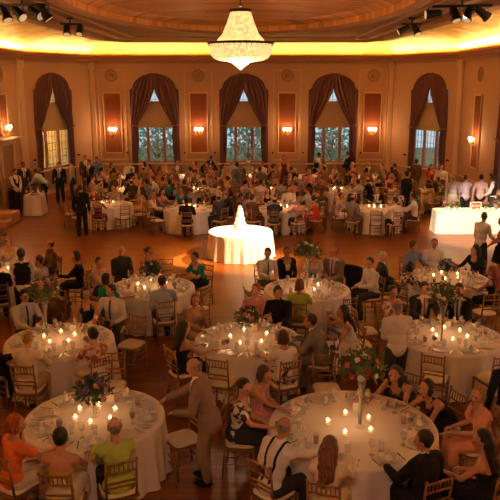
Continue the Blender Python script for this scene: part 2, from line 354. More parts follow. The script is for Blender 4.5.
MC = {}
def part_mesh(kind, pose, sex):
    key = (kind, pose, sex)
    if key in MC: return MC[key]
    J = skel(pose, sex); bm = bmesh.new(); sit = POSES[pose]['sit']; k = J['k']; me = None
    if kind == 'body':
        torso(bm, J, sex, 0); arms(bm, J, sex, 0); legs(bm, J, sex, 0); feet(bm, J, 0); head(bm, J)
        for s in (-1, 1): hand(bm, J['H%d' % s], J['E%d' % s], s, sex)
        me = voxel(bm, .0075, 2, 9000)
        for m in (SKIN[0], EYE, LIP): me.materials.append(m)
        H, x, y, z = J['H'], J['hr'], J['hf'], J['hu']
        for p in me.polygons:
            d = p.center-H; u, v, w = d.dot(x), d.dot(y), d.dot(z)
            if v > .05:
                if abs(abs(u)-.03) < .013 and abs(w-.004) < .008: p.material_index = 1
                elif abs(u) < .022 and abs(w+.058) < .008: p.material_index = 2
    elif kind in ('shirt', 'tee', 'blouse', 'jacket', 'vest', 'tank', 'strapless', 'shawl', 'sweater'):
        e = {'shirt': .011, 'tee': .011, 'blouse': .012, 'jacket': .026, 'vest': .02, 'tank': .01, 'strapless': .01, 'suspenders': .026, 'shawl': .02, 'sweater': .018}[kind]
        torso(bm, J, sex, e)
        if kind in ('shirt', 'blouse', 'sweater'): arms(bm, J, sex, e, 1)
        if kind == 'jacket': arms(bm, J, sex, .018, 1)
        if kind == 'tee': arms(bm, J, sex, .014, .45)
        if kind == 'shawl': arms(bm, J, sex, .022, .45)
        if kind in ('shirt', 'jacket'): capsule(bm, J['N']-J['t']*.02, J['N']+(J['H']-J['N'])*.22, .068+(e-.011)*.6, .066+(e-.011)*.5)
        if kind in ('jacket', 'sweater', 'blouse'):
            if not sit:
                hem = J['P']-V(0, 0, .13); ball(bm, hem.lerp(J['P'], .4), (.175+e, .13+e, .17), 9); 
            else: ball(bm, J['P'], (.185+e*.6, .13+e*.6, .10), 9)
        me = voxel(bm, .012, 3, 3600)
        def keep(c):
            x, y, z = loc3(J, c)
            if kind == 'jacket':
                if y > .02 and z > -.30 and abs(x) < .012+.055*(z+.30)/.30 and abs(x) < .085: return False
                if z > .075: return False
            elif kind == 'vest':
                if y > .02 and z > -.24 and abs(x) < .01+.07*(z+.24)/.24 and abs(x) < .09: return False
                if abs(x) > .17 and z > -.16: return False
                if z > .03 or z < -.44: return False
            elif kind == 'shirt':
                if z > .085: return False
            elif kind == 'suspenders':
                if abs(abs(x)-.075-.02*(z/-.5)) > .022: return False
                if z > .05 or (c-J['P']).dot(J['t']) < -.02: return False
            elif kind == 'strapless':
                if z > -.135: return False
            elif kind == 'tank':
                if z > -.1 and (abs(x) > .115 or abs(x) < .05): return False
                if z > -.05 and y > .0 and abs(x) < .06: return False
            elif kind in ('tee', 'blouse', 'sweater', 'shawl'):
                if z > .0 and math.hypot(x, y-.02) < .085: return False
                if y > 0 and z > -.08 and abs(x) < .05: return False
            if kind in ('tee', 'tank', 'strapless') and (c-J['P']).dot(J['t']) < -.12: return False
            return True
        me = cut(me, keep)
    elif kind == 'suspenders':
        from mathutils.bvhtree import BVHTree
        sm = part_mesh('shirt', pose, sex); tree_ = BVHTree.FromPolygons([v.co for v in sm.vertices], [p.vertices for p in sm.polygons])
        f, t, rr = J['f'], J['t'], J['r']
        for sd in (-1, 1):
            for fb in (-1, 1):
                pr = None
                for i in range(16):
                    z = .02-.46*i/15; x = sd*(.085-(.03*i/15 if fb < 0 else 0))
                    hit = tree_.ray_cast(J['N']+t*z+rr*x+f*fb*.4, -f*fb)
                    if hit[0] is None: continue
                    c = hit[0]+f*fb*.004
                    if pr is not None and (pr-c).length < .12: capsule(bm, pr, c, .016, .016)
                    pr = c
                    if i == 0: top = c
                if fb < 0: back = top
                else: capsule(bm, back, (back+top)/2+t*.02, .016, .016); capsule(bm, (back+top)/2+t*.02, top, .016, .016)
        me = voxel(bm, .010, 1, 900)
    elif kind == 'trousers':
        ball(bm, J['P']-J['t']*.01, (.172, .122, .115), 9, (J['r0'], J['f0'], J['t'])); legs(bm, J, sex, .014, .93, .016)
        me = voxel(bm, .012, 3, 3000)
    elif kind in ('skirt', 'longskirt'):
        long = kind == 'longskirt'
        ball(bm, J['P']+J['t']*.0, (.182, .13, .13), 9, (J['r0'], J['f0'], J['t']))
        capsule(bm, J['P']+J['t']*.04, J['W'], .13, .115)
        if sit:
            for s in (-.6, 0, .6): capsule(bm, V(s*.16, -.02, .56), V(s*.19, .34, .54), .095, .078)
            bot = .14 if long else .36
            for s in (-1, -.33, .33, 1): capsule(bm, V(s*.13, .345, .53), V(s*.15, .36, bot), .07, .06)
        else:
            bot = .12 if long else .48*k
            cyl(bm, J['P']-V(0, 0, .0), V(0, .0, bot), .165, .235 if long else .21, 24)
        me = voxel(bm, .013, 3, 2600)
    elif kind == 'shoes':
        feet(bm, J, .008); me = voxel(bm, .012, 2, 900)
    elif kind == 'tie':
        f = J['f']; t = J['t']; b = J['N']+f*.07-t*.0
        n = 8
        pts = [(.074, .015), (.10, -.04), (.130, -.10), (.146, -.18), (.146, -.26), (.138, -.34)]
        for (y0, z0), (y1, z1) in zip(pts, pts[1:]):
            capsule(bm, J['N']+f*y0+t*z0, J['N']+f*y1+t*z1, .014, .018)
        me = voxel(bm, .01, 1, 400)
    elif kind.startswith('hair_'):
        st = kind[5:]; H, x, y, z = J['H'], J['hr'], J['hf'], J['hu']; ax = (x, y, z)
        ball(bm, H+z*.032-y*.026, (.084, .096, .102), 10, ax)
        if st in ('short', 'bald'): ball(bm, H-z*.03-y*.05, (.062, .045, .05), 8, ax)
        if st == 'bob':
            ball(bm, H-z*.03-y*.05, (.088, .062, .09), 9, ax)
            for s in (-1, 1): ball(bm, H-z*.035+x*s*.07-y*.01, (.026, .045, .075), 8, ax)
        if st == 'long':
            for s in (-1, 1): capsule(bm, H+x*s*.062-y*.03, H+x*s*.075-y*.05-z*.17, .038, .03)
            capsule(bm, H-y*.06-z*.02, J['N']-J['f']*.105-J['t']*.16, .075, .05)
            capsule(bm, H-y*.06+x*.04, J['N']-J['f']*.10-J['t']*.13+J['r']*.05, .06, .04)
            capsule(bm, H-y*.06-x*.04, J['N']-J['f']*.10-J['t']*.13-J['r']*.05, .06, .04)
        if st == 'long':
            rh = random.Random(5)
            for i in range(26):
                q = i/25; c = (H-y*.075-z*.0).lerp(J['N']-J['f']*.115-J['t']*.2, q); ball(bm, c+x*rh.uniform(-.085, .085)*(1-.25*q)-y*rh.uniform(-.01, .025), (.03, .028, .045), 6, ax)
        if st == 'bun':
            ball(bm, H-z*.02-y*.05, (.07, .05, .055), 8, ax); ball(bm, H+z*.03-y*.135, .045, 7)
        me = voxel(bm, .011, 2, 1300)
        def keeph(c):
            d = c-H; u, v, w = d.dot(x), d.dot(y), d.dot(z)
            if st == 'bald' and w > .045: return False
            if v > .03 and abs(u) < .058 and w < .062: return False
            if st == 'short' and v > .012 and w < .0: return False
            return True
        me = cut(me, keeph)
    MC[key] = me
    return me

OUT = {   # outfit -> list of (garment mesh, part name, which colour)
 'suit':   [('shirt', 'shirt', 'white'), ('jacket', 'jacket', 0), ('trousers', 'trousers', 0), ('tie', 'necktie', 1), ('shoes', 'shoes', 'black')],
 'shirt':  [('shirt', 'shirt', 0), ('trousers', 'trousers', 1), ('shoes', 'shoes', 'black')],
 'shirttie': [('shirt', 'shirt', 0), ('trousers', 'trousers', 1), ('tie', 'necktie', 'charcoal'), ('shoes', 'shoes', 'black')],
 'vest':   [('shirt', 'shirt', 'white'), ('vest', 'waistcoat', 0), ('trousers', 'trousers', 1), ('shoes', 'shoes', 'black')],
 'suspenders': [('shirt', 'shirt', 0), ('suspenders', 'suspenders', 'black'), ('trousers', 'trousers', 1), ('shoes', 'shoes', 'black')],
 'strapless': [('strapless', 'bodice', 0), ('skirt', 'skirt', 1), ('shoes', 'shoes', 'black')],
 'dress':  [('tank', 'bodice', 0), ('skirt', 'skirt', 1), ('shoes', 'shoes', 'black')],
 'blouse': [('blouse', 'blouse', 0), ('skirt', 'skirt', 1), ('shoes', 'shoes', 'black')],
 'top':    [('tee', 'top', 0), ('skirt', 'skirt', 1), ('shoes', 'shoes', 'black')],
 'jacketw': [('blouse', 'blouse', 'cream'), ('jacket', 'jacket', 0), ('skirt', 'skirt', 1), ('shoes', 'shoes', 'black')],
 'tunicj': [('sweater', 'jacket', 0), ('trousers', 'trousers', 1), ('shoes', 'shoes', 'black')],
 'tunic':  [('tee', 'tunic', 0), ('trousers', 'trousers', 1), ('shoes', 'shoes', 'brown')],
 'shawl':  [('tank', 'bodice', 1), ('shawl', 'shawl', 0), ('skirt', 'skirt', 1), ('shoes', 'shoes', 'black')],
}
OCC = []; COCC = []
def free(x, y, L, d, wall=.5):
    ok = XL+wall < x < XR-wall and y < YW-wall and abs(x-CX)-HW+(y-YW)*CHX/CH < -wall*1.15
    return ok and all(math.hypot(x-a, y-b) > d for a, b in L)
def person(x, y, rz, pose, sex, outfit, c0, c1, hair, hstyle, label, skin=0, group=None, scale=1, z=0):
    o = thing('person', label, 'person', (x, y, z), rz, group); OCC.append((x, y))
    o.scale = (scale,)*3
    b = link('body', part_mesh('body', pose, sex), None, o)
    b.material_slots[0].link = 'OBJECT'; b.material_slots[0].material = SKIN[skin]
    if hstyle != 'none': link('hair', part_mesh('hair_'+hstyle, pose, sex), HAIR[hair], o)
    for kind, pn, c in OUT[outfit]:
        col = c0 if c == 0 else c1 if c == 1 else c
        me = part_mesh(kind, pose, sex)
        if not me.materials: me.materials.append(F(col))
        g = link(pn, me, None, o); g.material_slots[0].link = 'OBJECT'; g.material_slots[0].material = F(col)
    return o

# ================================================================== ROOM
CX = -.4; YW = 34.7; HW = 7.3; CHX = 2.2; CH = 4.0; XL = CX-HW-CHX; XR = CX+HW+CHX; YB = -2.2; ZC = 6.15; ZT = 6.9
def frame_mat(p, d):   # wall frame: origin p (on floor), x along wall d, y outward (behind wall), z up
    x = Vector(d).normalized(); y = Vector((-x.y, x.x, 0)); 
    return Matrix(((x.x, y.x, 0, p[0]), (x.y, y.y, 0, p[1]), (0, 0, 1, 0), (0, 0, 0, 1)))
bm = bmesh.new()
fl = [(XL, YB), (XR, YB), (XR, YW-CH), (CX+HW, YW), (CX-HW, YW), (XL, YW-CH)]
vs = [bm.verts.new((a, b, 0)) for a, b in fl]; vb = [bm.verts.new((a, b, -.2)) for a, b in fl]
bm.faces.new(vs); bm.faces.new(vb[::-1])
for i in range(6): bm.faces.new((vs[i], vb[i], vb[(i+1) % 6], vs[(i+1) % 6]))
struct(obj('floor', bm, M_floor), 'orange brown polished wood floor of the ballroom', 'floor')

HWW = 1.17; Z0 = 1.1; ZS = 4.62; ZA = 5.36
def top_at(x):
    a = abs(x)
    if a > .97: return ZS
    return ZS+.06+(ZA-ZS-.06)*math.sqrt(max(0, 1-(a/.99)**2))*1.0
def build_wall(name, p, d, L, wins, label, T=.3):
    "wall from p along d, windows centred at distances wins"
    Mx = frame_mat(p, d); bm = bmesh.new(); H = 7.4
    def quad(pts):
        bm.faces.new([bm.verts.new(Mx @ Vector(q)) for q in pts])
    def slab(x0, x1, z0, z1):
        m = Mx @ Matrix.Translation(((x0+x1)/2, T/2, (z0+z1)/2)) @ Matrix.Diagonal((x1-x0, T, z1-z0, 1)); bmesh.ops.create_cube(bm, size=1, matrix=m)
    xs = 0
    for w in wins:
        slab(xs, w-HWW, 0, H); slab(w-HWW, w+HWW, 0, Z0)
        n = 24
        pts = [-HWW, -HWW+.001, -.9701]+[-.97+1.94*i/n for i in range(n+1)]+[.9701, HWW-.001, HWW]
        for a, b in zip(pts, pts[1:]):
            za, zb = top_at(a), top_at(b)
            if abs(a) > .97 or abs(b) > .97: za = zb = ZS
            quad([(w+a, 0, za), (w+b, 0, zb), (w+b, 0, H), (w+a, 0, H)])
            quad([(w+a, T, za), (w+b, T, zb), (w+b, T, H), (w+a, T, H)])
            quad([(w+a, 0, za), (w+b, 0, zb), (w+b, T, zb), (w+a, T, za)])
        for s in (-1, 1): quad([(w+s*.97, 0, ZS), (w+s*.97, T, ZS), (w+s*.97, T, top_at(.97)), (w+s*.97, 0, top_at(.97))])
        xs = w+HWW
    slab(xs, L, 0, H)
    o = obj(name, bm, M_wall); struct(o, label, 'wall')
    return Mx
nwin = 0
def molding(name, Mx, x0, x1, prof, label, m=M_trim):
    "extrude profile (out, z) along wall; out = distance into the room"
    bm = bmesh.new()
    a = [bm.verts.new(Mx @ Vector((x0, -q[0], q[1]))) for q in prof]; b = [bm.verts.new(Mx @ Vector((x1, -q[0], q[1]))) for q in prof]
    n = len(prof)
    for i in range(n): bm.faces.new((a[i], a[(i+1) % n], b[(i+1) % n], b[i]))
    bm.faces.new(a); bm.faces.new(b[::-1])
    return struct(obj(name, bm, m), label, 'trim')
def window(Mx, w, side):
    global nwin; nwin += 1
    root = thing('window_%d' % nwin, 'tall arched window ' + side, 'window', (0, 0, 0)); root['kind'] = 'structure'
    def sub(name, boxes, m, par=root, bev=0):
        bm = bmesh.new()
        for c, s in boxes: box(bm, c, s, Mx)
        return obj(name, bm, m, par, bevel=bev)
    sub('window_sill', [((w, -.06, Z0-.03), (2*HWW+.2, .24, .07))], M_trim)
    fr = [((w, .2, Z0+.04), (2*HWW, .07, .09)), ((w, .2, 2.95), (2*HWW, .07, .10))]
    for x in (-1.08, -.40, .40, 1.08): fr.append(((w+x, .2, (Z0+ZS)/2), (.14, .08, ZS-Z0)))
    for x in (-.38, .38): fr.append(((w+x, .2, 4.9), (.06, .07, .7)))
    sub('window_frame', fr, M_wframe)
    mu = []
    for x in (-.86, -.63, -.2, 0, .2, .63, .86): mu.append(((w+x, .21, 3.1), (.025, .03, 4.0)))
    for i in range(12): mu.append(((w, .21, Z0+.32*i+.2), (2*HWW-.1, .03, .022)))
    sub('muntins', mu, mat('muntin_cream', (.55, .5, .42), .6))
    bm = bmesh.new(); 
    pts = [(w-HWW, Z0), (w+HWW, Z0), (w+HWW, ZS)]+[(w+.97*math.cos(PI*i/20), top_at(.97*math.cos(PI*i/20))) for i in range(21)]+[(w-HWW, ZS)]
    f = bm.faces.new([bm.verts.new(Mx @ Vector((a, .235, b))) for a, b in pts])
    r = bmesh.ops.extrude_face_region(bm, geom=[f]); off = (Mx.to_3x3() @ Vector((0, .008, 0)))
    for v in [g for g in r['geom'] if isinstance(g, bmesh.types.BMVert)]: v.co += off
    obj('pane', bm, M_pane, root)
    # roller shade hanging behind the curtains
    sub('linen_shade', [((w, .13, 3.47), (2*HWW-.1, .015, 1.25)), ((w, .13, 2.84), (2*HWW-.1, .03, .03))], M_shade)
    return root
M_pane = mat('window_glass', (.8, .9, .95), .05); M_pane.node_tree.nodes['Principled BSDF'].inputs['Alpha'].default_value = .12
def curtain(Mx, w, where):
    root = thing('curtain', 'plum velvet curtains tied open over the window ' + where, 'curtain', (0, 0, 0), 0, 'plum curtains of the tall windows')
    for s in (-1, 1):
        bm = bmesh.new(); NU, NV = 40, 46; g = []
        for j in range(NV+1):
            v = j/NV; row = []
            for i in range(NU+1):
                u = i/NU
                zb = .25
                # outer edge to inner edge
                zt_u = None
                z = zb+(ZA+.04-zb)*v
                if z < 2.95: inner = .86+.04*math.sin(z*2)
                elif z < 4.68:
                    q = (z-2.95)/1.73; inner = .86*(1-q)**1.25
                else: inner = 0
                if z > ZS+.06: outer = 1.04*math.sqrt(max(0, 1-((z-ZS-.06)/(ZA+.045-ZS-.06))**2))
                else: outer = 1.19
                outer = max(outer, inner+.001)
                x = outer+(inner-outer)*u
                yy = -.05+.045*math.sin(u*34+.8*math.sin(v*5))*min(1, (ZA-z)*2+.2)+.02*math.sin(u*9+v*3)
                row.append(bm.verts.new(Mx @ Vector((w+s*x, yy, z))))
            g.append(row)
        for j in range(NV):
            for i in range(NU): bm.faces.new((g[j][i], g[j][i+1], g[j+1][i+1], g[j+1][i]))
        o = obj('curtain_panel', bm, M_curt, root, True); sd = o.modifiers.new('s', 'SOLIDIFY'); sd.thickness = .02
        bm = bmesh.new(); cyl(bm, Mx @ Vector((w+s*.82, -.13, 2.9)), Mx @ Vector((w+s*1.2, -.13, 2.98)), .035, .035, 10)
        obj('tieback', bm, mat('tieback_cord', (.2, .09, .05), .7), root, True)
    for s in (-1, 1):
        bm = bmesh.new(); cyl(bm, Mx @ Vector((w+s*1.42, 0, 1.62)), Mx @ Vector((w+s*1.42, -.08, 1.62)), .03, .045, 10); ball(bm, Mx @ Vector((w+s*1.42, -.1, 1.62)), .05)
        tag(obj('curtain_holdback', bm, M_bronze, None, True), 'small dark bronze knob on wall %s of the window %s' % ('left' if s < 0 else 'right', where), 'knob', 'bronze wall knobs beside windows')
PANEL = [None]; SCONCE = [None]; MEDAL = [None]
lights_w = []
def sconce_panel(Mx, x, where, up=.13):
    rz = math.atan2(Mx[1][0], Mx[0][0])
    p = Mx @ Vector((x, 0, 0))
    if PANEL[0] is None:
        r = thing('wall_panel', '', 'panel', (0, 0, 0))
        bm = bmesh.new(); box(bm, (0, -.02, 3.05), (.80, .03, 2.82)); obj('brocade_inset', bm, M_panel, r)
        bm = bmesh.new()
        for s in (-1, 1): box(bm, (s*.425, -.035, 3.05), (.06, .06, 2.96)); box(bm, (0, -.035, 3.05+s*1.45), (.91, .06, .07))
        obj('gilt_border', bm, M_gframe, r, bevel=.01)
        PANEL[0] = r
        o = r; o.location = p; o.rotation_euler = (0, 0, rz)
        # sconce
        s_ = thing('wall_sconce', '', 'sconce', (0, 0, 0))
        bm = bmesh.new(); ball(bm, (0, -.06, 2.48), (.06, .03, .14)); ball(bm, (0, -.09, 2.36), .03); ball(bm, (0, -.05, 2.66), (.03, .02, .06)); obj('back_plate', bm, M_brass, s_, True)
        for k in (-1, 0, 1):
            bm = bmesh.new(); n = 8; pr = None
            for i in range(n+1):
                q = i/n; c = Vector((k*.15*q, -.08-.14*math.sin(q*PI*.5)-(.03 if k == 0 else 0)*q, 2.42-.07*math.sin(q*PI)+.06*q))
                if pr: cyl(bm, pr, c, .011, .011, 8)
                pr = c
            arm = obj('arm', bm, M_brass, s_, True)
            bm = bmesh.new(); lathe(bm, [(0, 0), (.035, .005), (.03, .03), (.016, .035), (.016, .09), (0, .09)], 12, pr); obj('candle_cup', bm, M_brass, arm, True)
            bm = bmesh.new(); lathe(bm, [(0, .085), (.045, .10), (.062, .15), (.055, .2), (.03, .235), (0, .24)], 14, pr); obj('glass_shade', bm, M_bulb, arm, True)
        SCONCE[0] = s_; so = s_; so.location = p; so.rotation_euler = (0, 0, rz)
        md = thing('wall_medallion', '', 'medallion', (0, 0, 0))
        bm = bmesh.new()
        for k in range(20):
            a = 2*PI*k/20; ball(bm, (.25*math.cos(a), -.03, 5.3+.25*math.sin(a)), (.055, .035, .055), 5)
        obj('wreath', bm, M_plaster, md, True)
        bm = bmesh.new(); ball(bm, (0, -.02, 5.3), (.16, .03, .16), 10); ball(bm, (0, -.04, 5.3), (.08, .04, .1), 8); obj('boss', bm, M_plaster, md, True)
        MEDAL[0] = md; mo = md; mo.location = p; mo.rotation_euler = (0, 0, rz)
    else:
        o = dup(PANEL[0], p, rz, ''); so = dup(SCONCE[0], p, rz, ''); mo = dup(MEDAL[0], p, rz, '')
    tag(o, 'gilt framed red brocade wall panel ' + where, 'wall panel', 'brocade wall panels'); tag(so, 'lit brass wall sconce with three glass shades ' + where, 'sconce', 'brass wall sconces')
    tag(mo, 'round plaster wreath medallion high on wall ' + where, 'medallion', 'plaster medallions')
    so.location.z = up
    if up > .3: o.scale = (1, 1, .55); o.location.z = 2.05
    lp = Mx @ Vector((x, -.42, 2.66+up)); lights_w.append(lp)
def frames(Mx, x0, x1, n, w_):
    "raised rectangular moulding frame on the wall"
    bm = bmesh.new()
    for s in (x0, x1): box(bm, (s, -.015, 3.4), (.04, .035, 4.3), Mx)
    for z in (1.25, 5.55): box(bm, ((x0+x1)/2, -.015, z), (x1-x0, .035, .04), Mx)
    struct(obj('trim_%d' % n, bm, M_trim), 'raised rectangular moulding frame around the wall panel '+w_, 'trim')

# far wall
Mf = build_wall('wall_back', (CX-HW, YW, 0), (1, 0, 0), 2*HW, [HW-4.33+.1, HW+.1, HW+4.43], 'far tan plaster wall with three arched windows')
c45 = math.hypot(CHX, CH)
Ml = build_wall('wall_corner_left', (XL, YW-CH, 0), (CHX, CH, 0), c45, [c45/2-.3], 'angled plaster wall in the far left corner')
Mr = build_wall('wall_corner_right', (CX+HW, YW, 0), (CHX, -CH, 0), c45, [c45/2+.3], 'angled plaster wall in the far right corner')
LS = YW-CH-YB
Msl = build_wall('wall_left', (XL, YB, 0), (0, 1, 0), LS, [], 'left side plaster wall')
Msr = build_wall('wall_right', (XR, YW-CH, 0), (0, -1, 0), LS, [6.0, 12.5, 19], 'right side plaster wall with tall windows')
Mb = build_wall('wall_front', (XR, YB, 0), (-1, 0, 0), XR-XL, [], 'wall behind the viewer')
wx = [HW-4.33+.1, HW+.1, HW+4.43]
for x, s in zip(wx, ('left of the chandelier', 'directly below the chandelier', 'right of the chandelier')): window(Mf, x, 'on far wall '+s); curtain(Mf, x, s)
window(Ml, c45/2-.3, 'in angled left corner, glowing yellow'); curtain(Ml, c45/2-.3, 'in the left corner')
window(Mr, c45/2+.3, 'in angled right corner'); curtain(Mr, c45/2+.3, 'in the right corner')
window(Msr, 6.0, 'at the right photo edge'); curtain(Msr, 6.0, 'at right photo edge')
for x, s in ((.93+.08, 'leftmost on the far wall'), (HW-2.1, 'second from left on far wall'), (HW+2.2, 'third from left on far wall'), (2*HW-.95, 'rightmost on the far wall')): sconce_panel(Mf, x, s)
sconce_panel(Msl, LS-2.2, 'at the left photo edge', .6)
sconce_panel(Msr, 2.3, 'on the right side wall')
def pil(Mx, x, n, label):
    bm = bmesh.new(); box(bm, (x, -.05, 3.1), (.22, .1, 5.6), Mx); box(bm, (x, -.07, .5), (.3, .14, 1.0), Mx); box(bm, (x, -.08, 5.75), (.32, .16, .35), Mx)
    struct(obj('trim_%d' % n, bm, M_trim, bevel=.012), label, 'trim')
k = 1
for Mx, x, w_ in ((Mf, .1, 'left end of the far wall'), (Mf, 2*HW-.1, 'right end of the far wall'), (Ml, .12, 'near end of left corner wall'), (Mr, c45-.12, 'near end of right corner wall'), (Msl, LS-.2, 'left side wall'), (Msr, 8.1, 'right side wall')): pil(Mx, x, k, 'slim cream pilaster at the '+w_); k += 1
for x, w_ in ((.93+.08, 'leftmost'), (HW-2.1, 'second from left'), (HW+2.2, 'third from left'), (2*HW-.95, 'rightmost')): frames(Mf, x-.66, x+.66, k, w_); k += 1
for Mx, L, sd in ((Mf, 2*HW, 'far wall'), (Ml, c45, 'left corner wall'), (Mr, c45, 'right corner wall'), (Msl, LS, 'left wall'), (Msr, LS, 'right wall')):
    molding('trim_%d' % k, Mx, 0, L, [(0, .98), (.05, .98), (.07, 1.03), (.05, 1.07), (0, 1.07)], 'chair rail along the '+sd, M_wains); k += 1
    molding('trim_%d' % k, Mx, 0, L, [(.0, .16), (.02, .16), (.02, .98), (0, .98)], 'brown pink wainscot along the '+sd, M_wains); k += 1
    molding('baseboard_'+sd.replace(' wall', '').replace(' ', '_'), Mx, 0, L, [(0, 0), (.04, 0), (.04, .14), (.03, .16), (0, .16)], 'baseboard along the '+sd)
# cornice + cove + ceiling
CO = .55
def inset_poly(P, d):
    "move every edge of a counter-clockwise polygon inwards by d"
    n = len(P); out = []
    for i in range(n):
        a, b, c = Vector(P[i-1]), Vector(P[i]), Vector(P[(i+1) % n]); e0, e1 = (b-a).normalized(), (c-b).normalized()
        n0, n1 = Vector((-e0.y, e0.x)), Vector((-e1.y, e1.x)); m = (n0+n1); m *= d/(m.dot(n0)); out.append((b.x+m.x, b.y+m.y))
    return out
def ring_inset(d): return inset_poly(fl, d)
def loop_prof(name, prof, m, label, cat='trim'):
    bm = bmesh.new(); rs = [[bm.verts.new((p[0], p[1], z)) for p in ring_inset(d)] for d, z in prof]
    n = len(rs)
    for i in range(n):
        a, b = rs[i], rs[(i+1) % n]
        for j in range(6): bm.faces.new((a[j], a[(j+1) % 6], b[(j+1) % 6], b[j]))
    return struct(obj(name, bm, m), label, cat)
loop_prof('trim_40', [(0, 5.86), (.10, 5.86), (.14, 5.98), (.30, 6.04), (.34, 6.12), (.5, 6.15), (.52, 6.22), (.46, 6.22), (.44, 6.18), (0, 6.14)], M_corn, 'wide brown wooden cornice below the glowing cove')
# cove: concave gilt surface from behind the cornice up and inwards to the ceiling frame
IL, IR, IY, IB = -6.6, 6.1, 33.2, YB+1
inner = [(IL, IB), (IR, IB), (IR, IY-1.6), (IR-.9, IY), (IL+.9, IY), (IL, IY-1.6)]
outer = ring_inset(.02)
bm = bmesh.new(); rows = []
for i in range(9):
    q = i/8; hx = 1-math.cos(q*PI/2); hz = math.sin(q*PI/2)
    hx = q*.5+hx*.5
    rows.append([bm.verts.new((o_[0]+(n_[0]-o_[0])*hx, o_[1]+(n_[1]-o_[1])*hx, 6.16+(ZT+.03-6.16)*hz)) for o_, n_ in zip(outer, inner)])
for a, b in zip(rows, rows[1:]):
    for j in range(6): bm.faces.new((a[j], a[(j+1) % 6], b[(j+1) % 6], b[j]))
struct(obj('ceiling_cove', bm, M_cove, None, False), 'glowing gold leaf cove above the cornice', 'ceiling')
# ceiling with oval opening
OV = (CX+.15, 19.3, 4.3, 9.0); N = 72
bm = bmesh.new()
def oval(s=1, z=ZT): return [(OV[0]+OV[2]*s*math.cos(2*PI*i/N), OV[1]+OV[3]*s*math.sin(2*PI*i/N), z) for i in range(N)]
def rect_pt(ang):
    c, s = math.cos(ang), math.sin(ang); ts = []
    P = inner; best = None
    ox, oy = OV[0], OV[1]
    for i in range(6):
        (x1, y1), (x2, y2) = P[i], P[(i+1) % 6]; ex, ey = x2-x1, y2-y1; den = c*ey-s*ex
        if abs(den) < 1e-9: continue
        t = ((x1-ox)*ey-(y1-oy)*ex)/den; u = ((x1-ox)*s-(y1-oy)*c)/den
        if t > 0 and -1e-6 <= u <= 1+1e-6 and (best is None or t < best): best = t
    return (ox+c*best, oy+s*best)
angs = [math.atan2(OV[3]*math.sin(2*PI*i/N), OV[2]*math.cos(2*PI*i/N)) for i in range(N)] + [math.atan2(p[1]-OV[1], p[0]-OV[0]) for p in inner]
angs = sorted(set(round(a % (2*PI), 6) for a in angs))
def ov_pt(a, s=1): 
    c, q = math.cos(a), math.sin(a); r = s/math.sqrt((c/OV[2])**2+(q/OV[3])**2); return (OV[0]+c*r, OV[1]+q*r)
A = [bm.verts.new((*rect_pt(a), ZT)) for a in angs]; B = [bm.verts.new((*ov_pt(a), ZT)) for a in angs]
n = len(angs)
for i in range(n): bm.faces.new((A[i], A[(i+1) % n], B[(i+1) % n], B[i]))
struct(obj('ceiling', bm, M_ceil), 'brown panelled ceiling around the oval dome', 'ceiling')
bm = bmesh.new(); rr_ = [[bm.verts.new((*ov_pt(a, s), z)) for a in angs] for s, z in ((1, ZT), (1.0, ZT+.18), (.93, ZT+.32), (.6, ZT+.46), (.25, ZT+.5))]
for a, b in zip(rr_, rr_[1:]):
    for i in range(n): bm.faces.new((a[i], a[(i+1) % n], b[(i+1) % n], b[i]))
bm.faces.new(rr_[-1])
struct(obj('ceiling_dome', bm, M_dome), 'shallow oval gilded board dome over the dance floor', 'ceiling')
def ov_ring(name, s0, s1, z0, z1, m, label):
    bm = bmesh.new(); q = [[bm.verts.new((*ov_pt(a, s), z)) for a in angs] for s, z in ((s0, ZT), (s0, z1), ((s0+s1)/2, z0), (s1, z1), (s1, ZT))]
    for a, b in zip(q, q[1:]):
        for i in range(n): bm.faces.new((a[i], a[(i+1) % n], b[(i+1) % n], b[i]))
    struct(obj(name, bm, m, None, True), label, 'trim')
ov_ring('trim_41', 1.0, 1.07, ZT-.1, ZT-.06, M_corn, 'oval moulding around the ceiling dome')
def poly_ring(name, d0, d1, z, m, label):
    bm = bmesh.new(); cx_ = (IL+IR)/2
    def ins(d): return inset_poly(inner, d)
    q = [[bm.verts.new((*p, zz)) for p in ins(d)] for d, zz in ((d0, ZT+.05), (d0, z), (d1, z), (d1, ZT+.0))]
    for a, b in zip(q, q[1:]):
        for i in range(6): bm.faces.new((a[i], a[(i+1) % 6], b[(i+1) % 6], b[i]))
    struct(obj(name, bm, m), label, 'trim')
poly_ring('trim_42', -.06, .30, ZT-.16, M_corn, 'brown moulding framing the flat ceiling')
poly_ring('trim_43', .8, 1.0, ZT-.09, M_corn, 'second slim moulding inside the ceiling frame')
poly_ring('trim_44', 1.5, 1.62, ZT-.06, M_corn, 'thin inner moulding on the ceiling')

# doorway with a ledge on the left wall
dr = thing('door_1', 'panelled side door with projecting lit ledge on the left wall', 'door', (0, 0, 0)); dr['kind'] = 'structure'
dx = LS-2.2
bm = bmesh.new(); box(bm, (dx, -.03, 1.25), (1.3, .06, 2.5), Msl); obj('door_leaf', bm, mat('door_wood', (.3, .16, .08), .5), dr)
bm = bmesh.new()
for s in (-1, 1): box(bm, (dx+s*.75, -.06, 1.3), (.2, .12, 2.6), Msl)
box(bm, (dx, -.07, 2.62), (1.9, .14, .2), Msl); obj('door_frame', bm, M_trim, dr, bevel=.01)
bm = bmesh.new(); box(bm, (dx, -.18, 2.76), (2.1, .36, .09), Msl); obj('door_ledge', bm, M_trim, dr, bevel=.02)

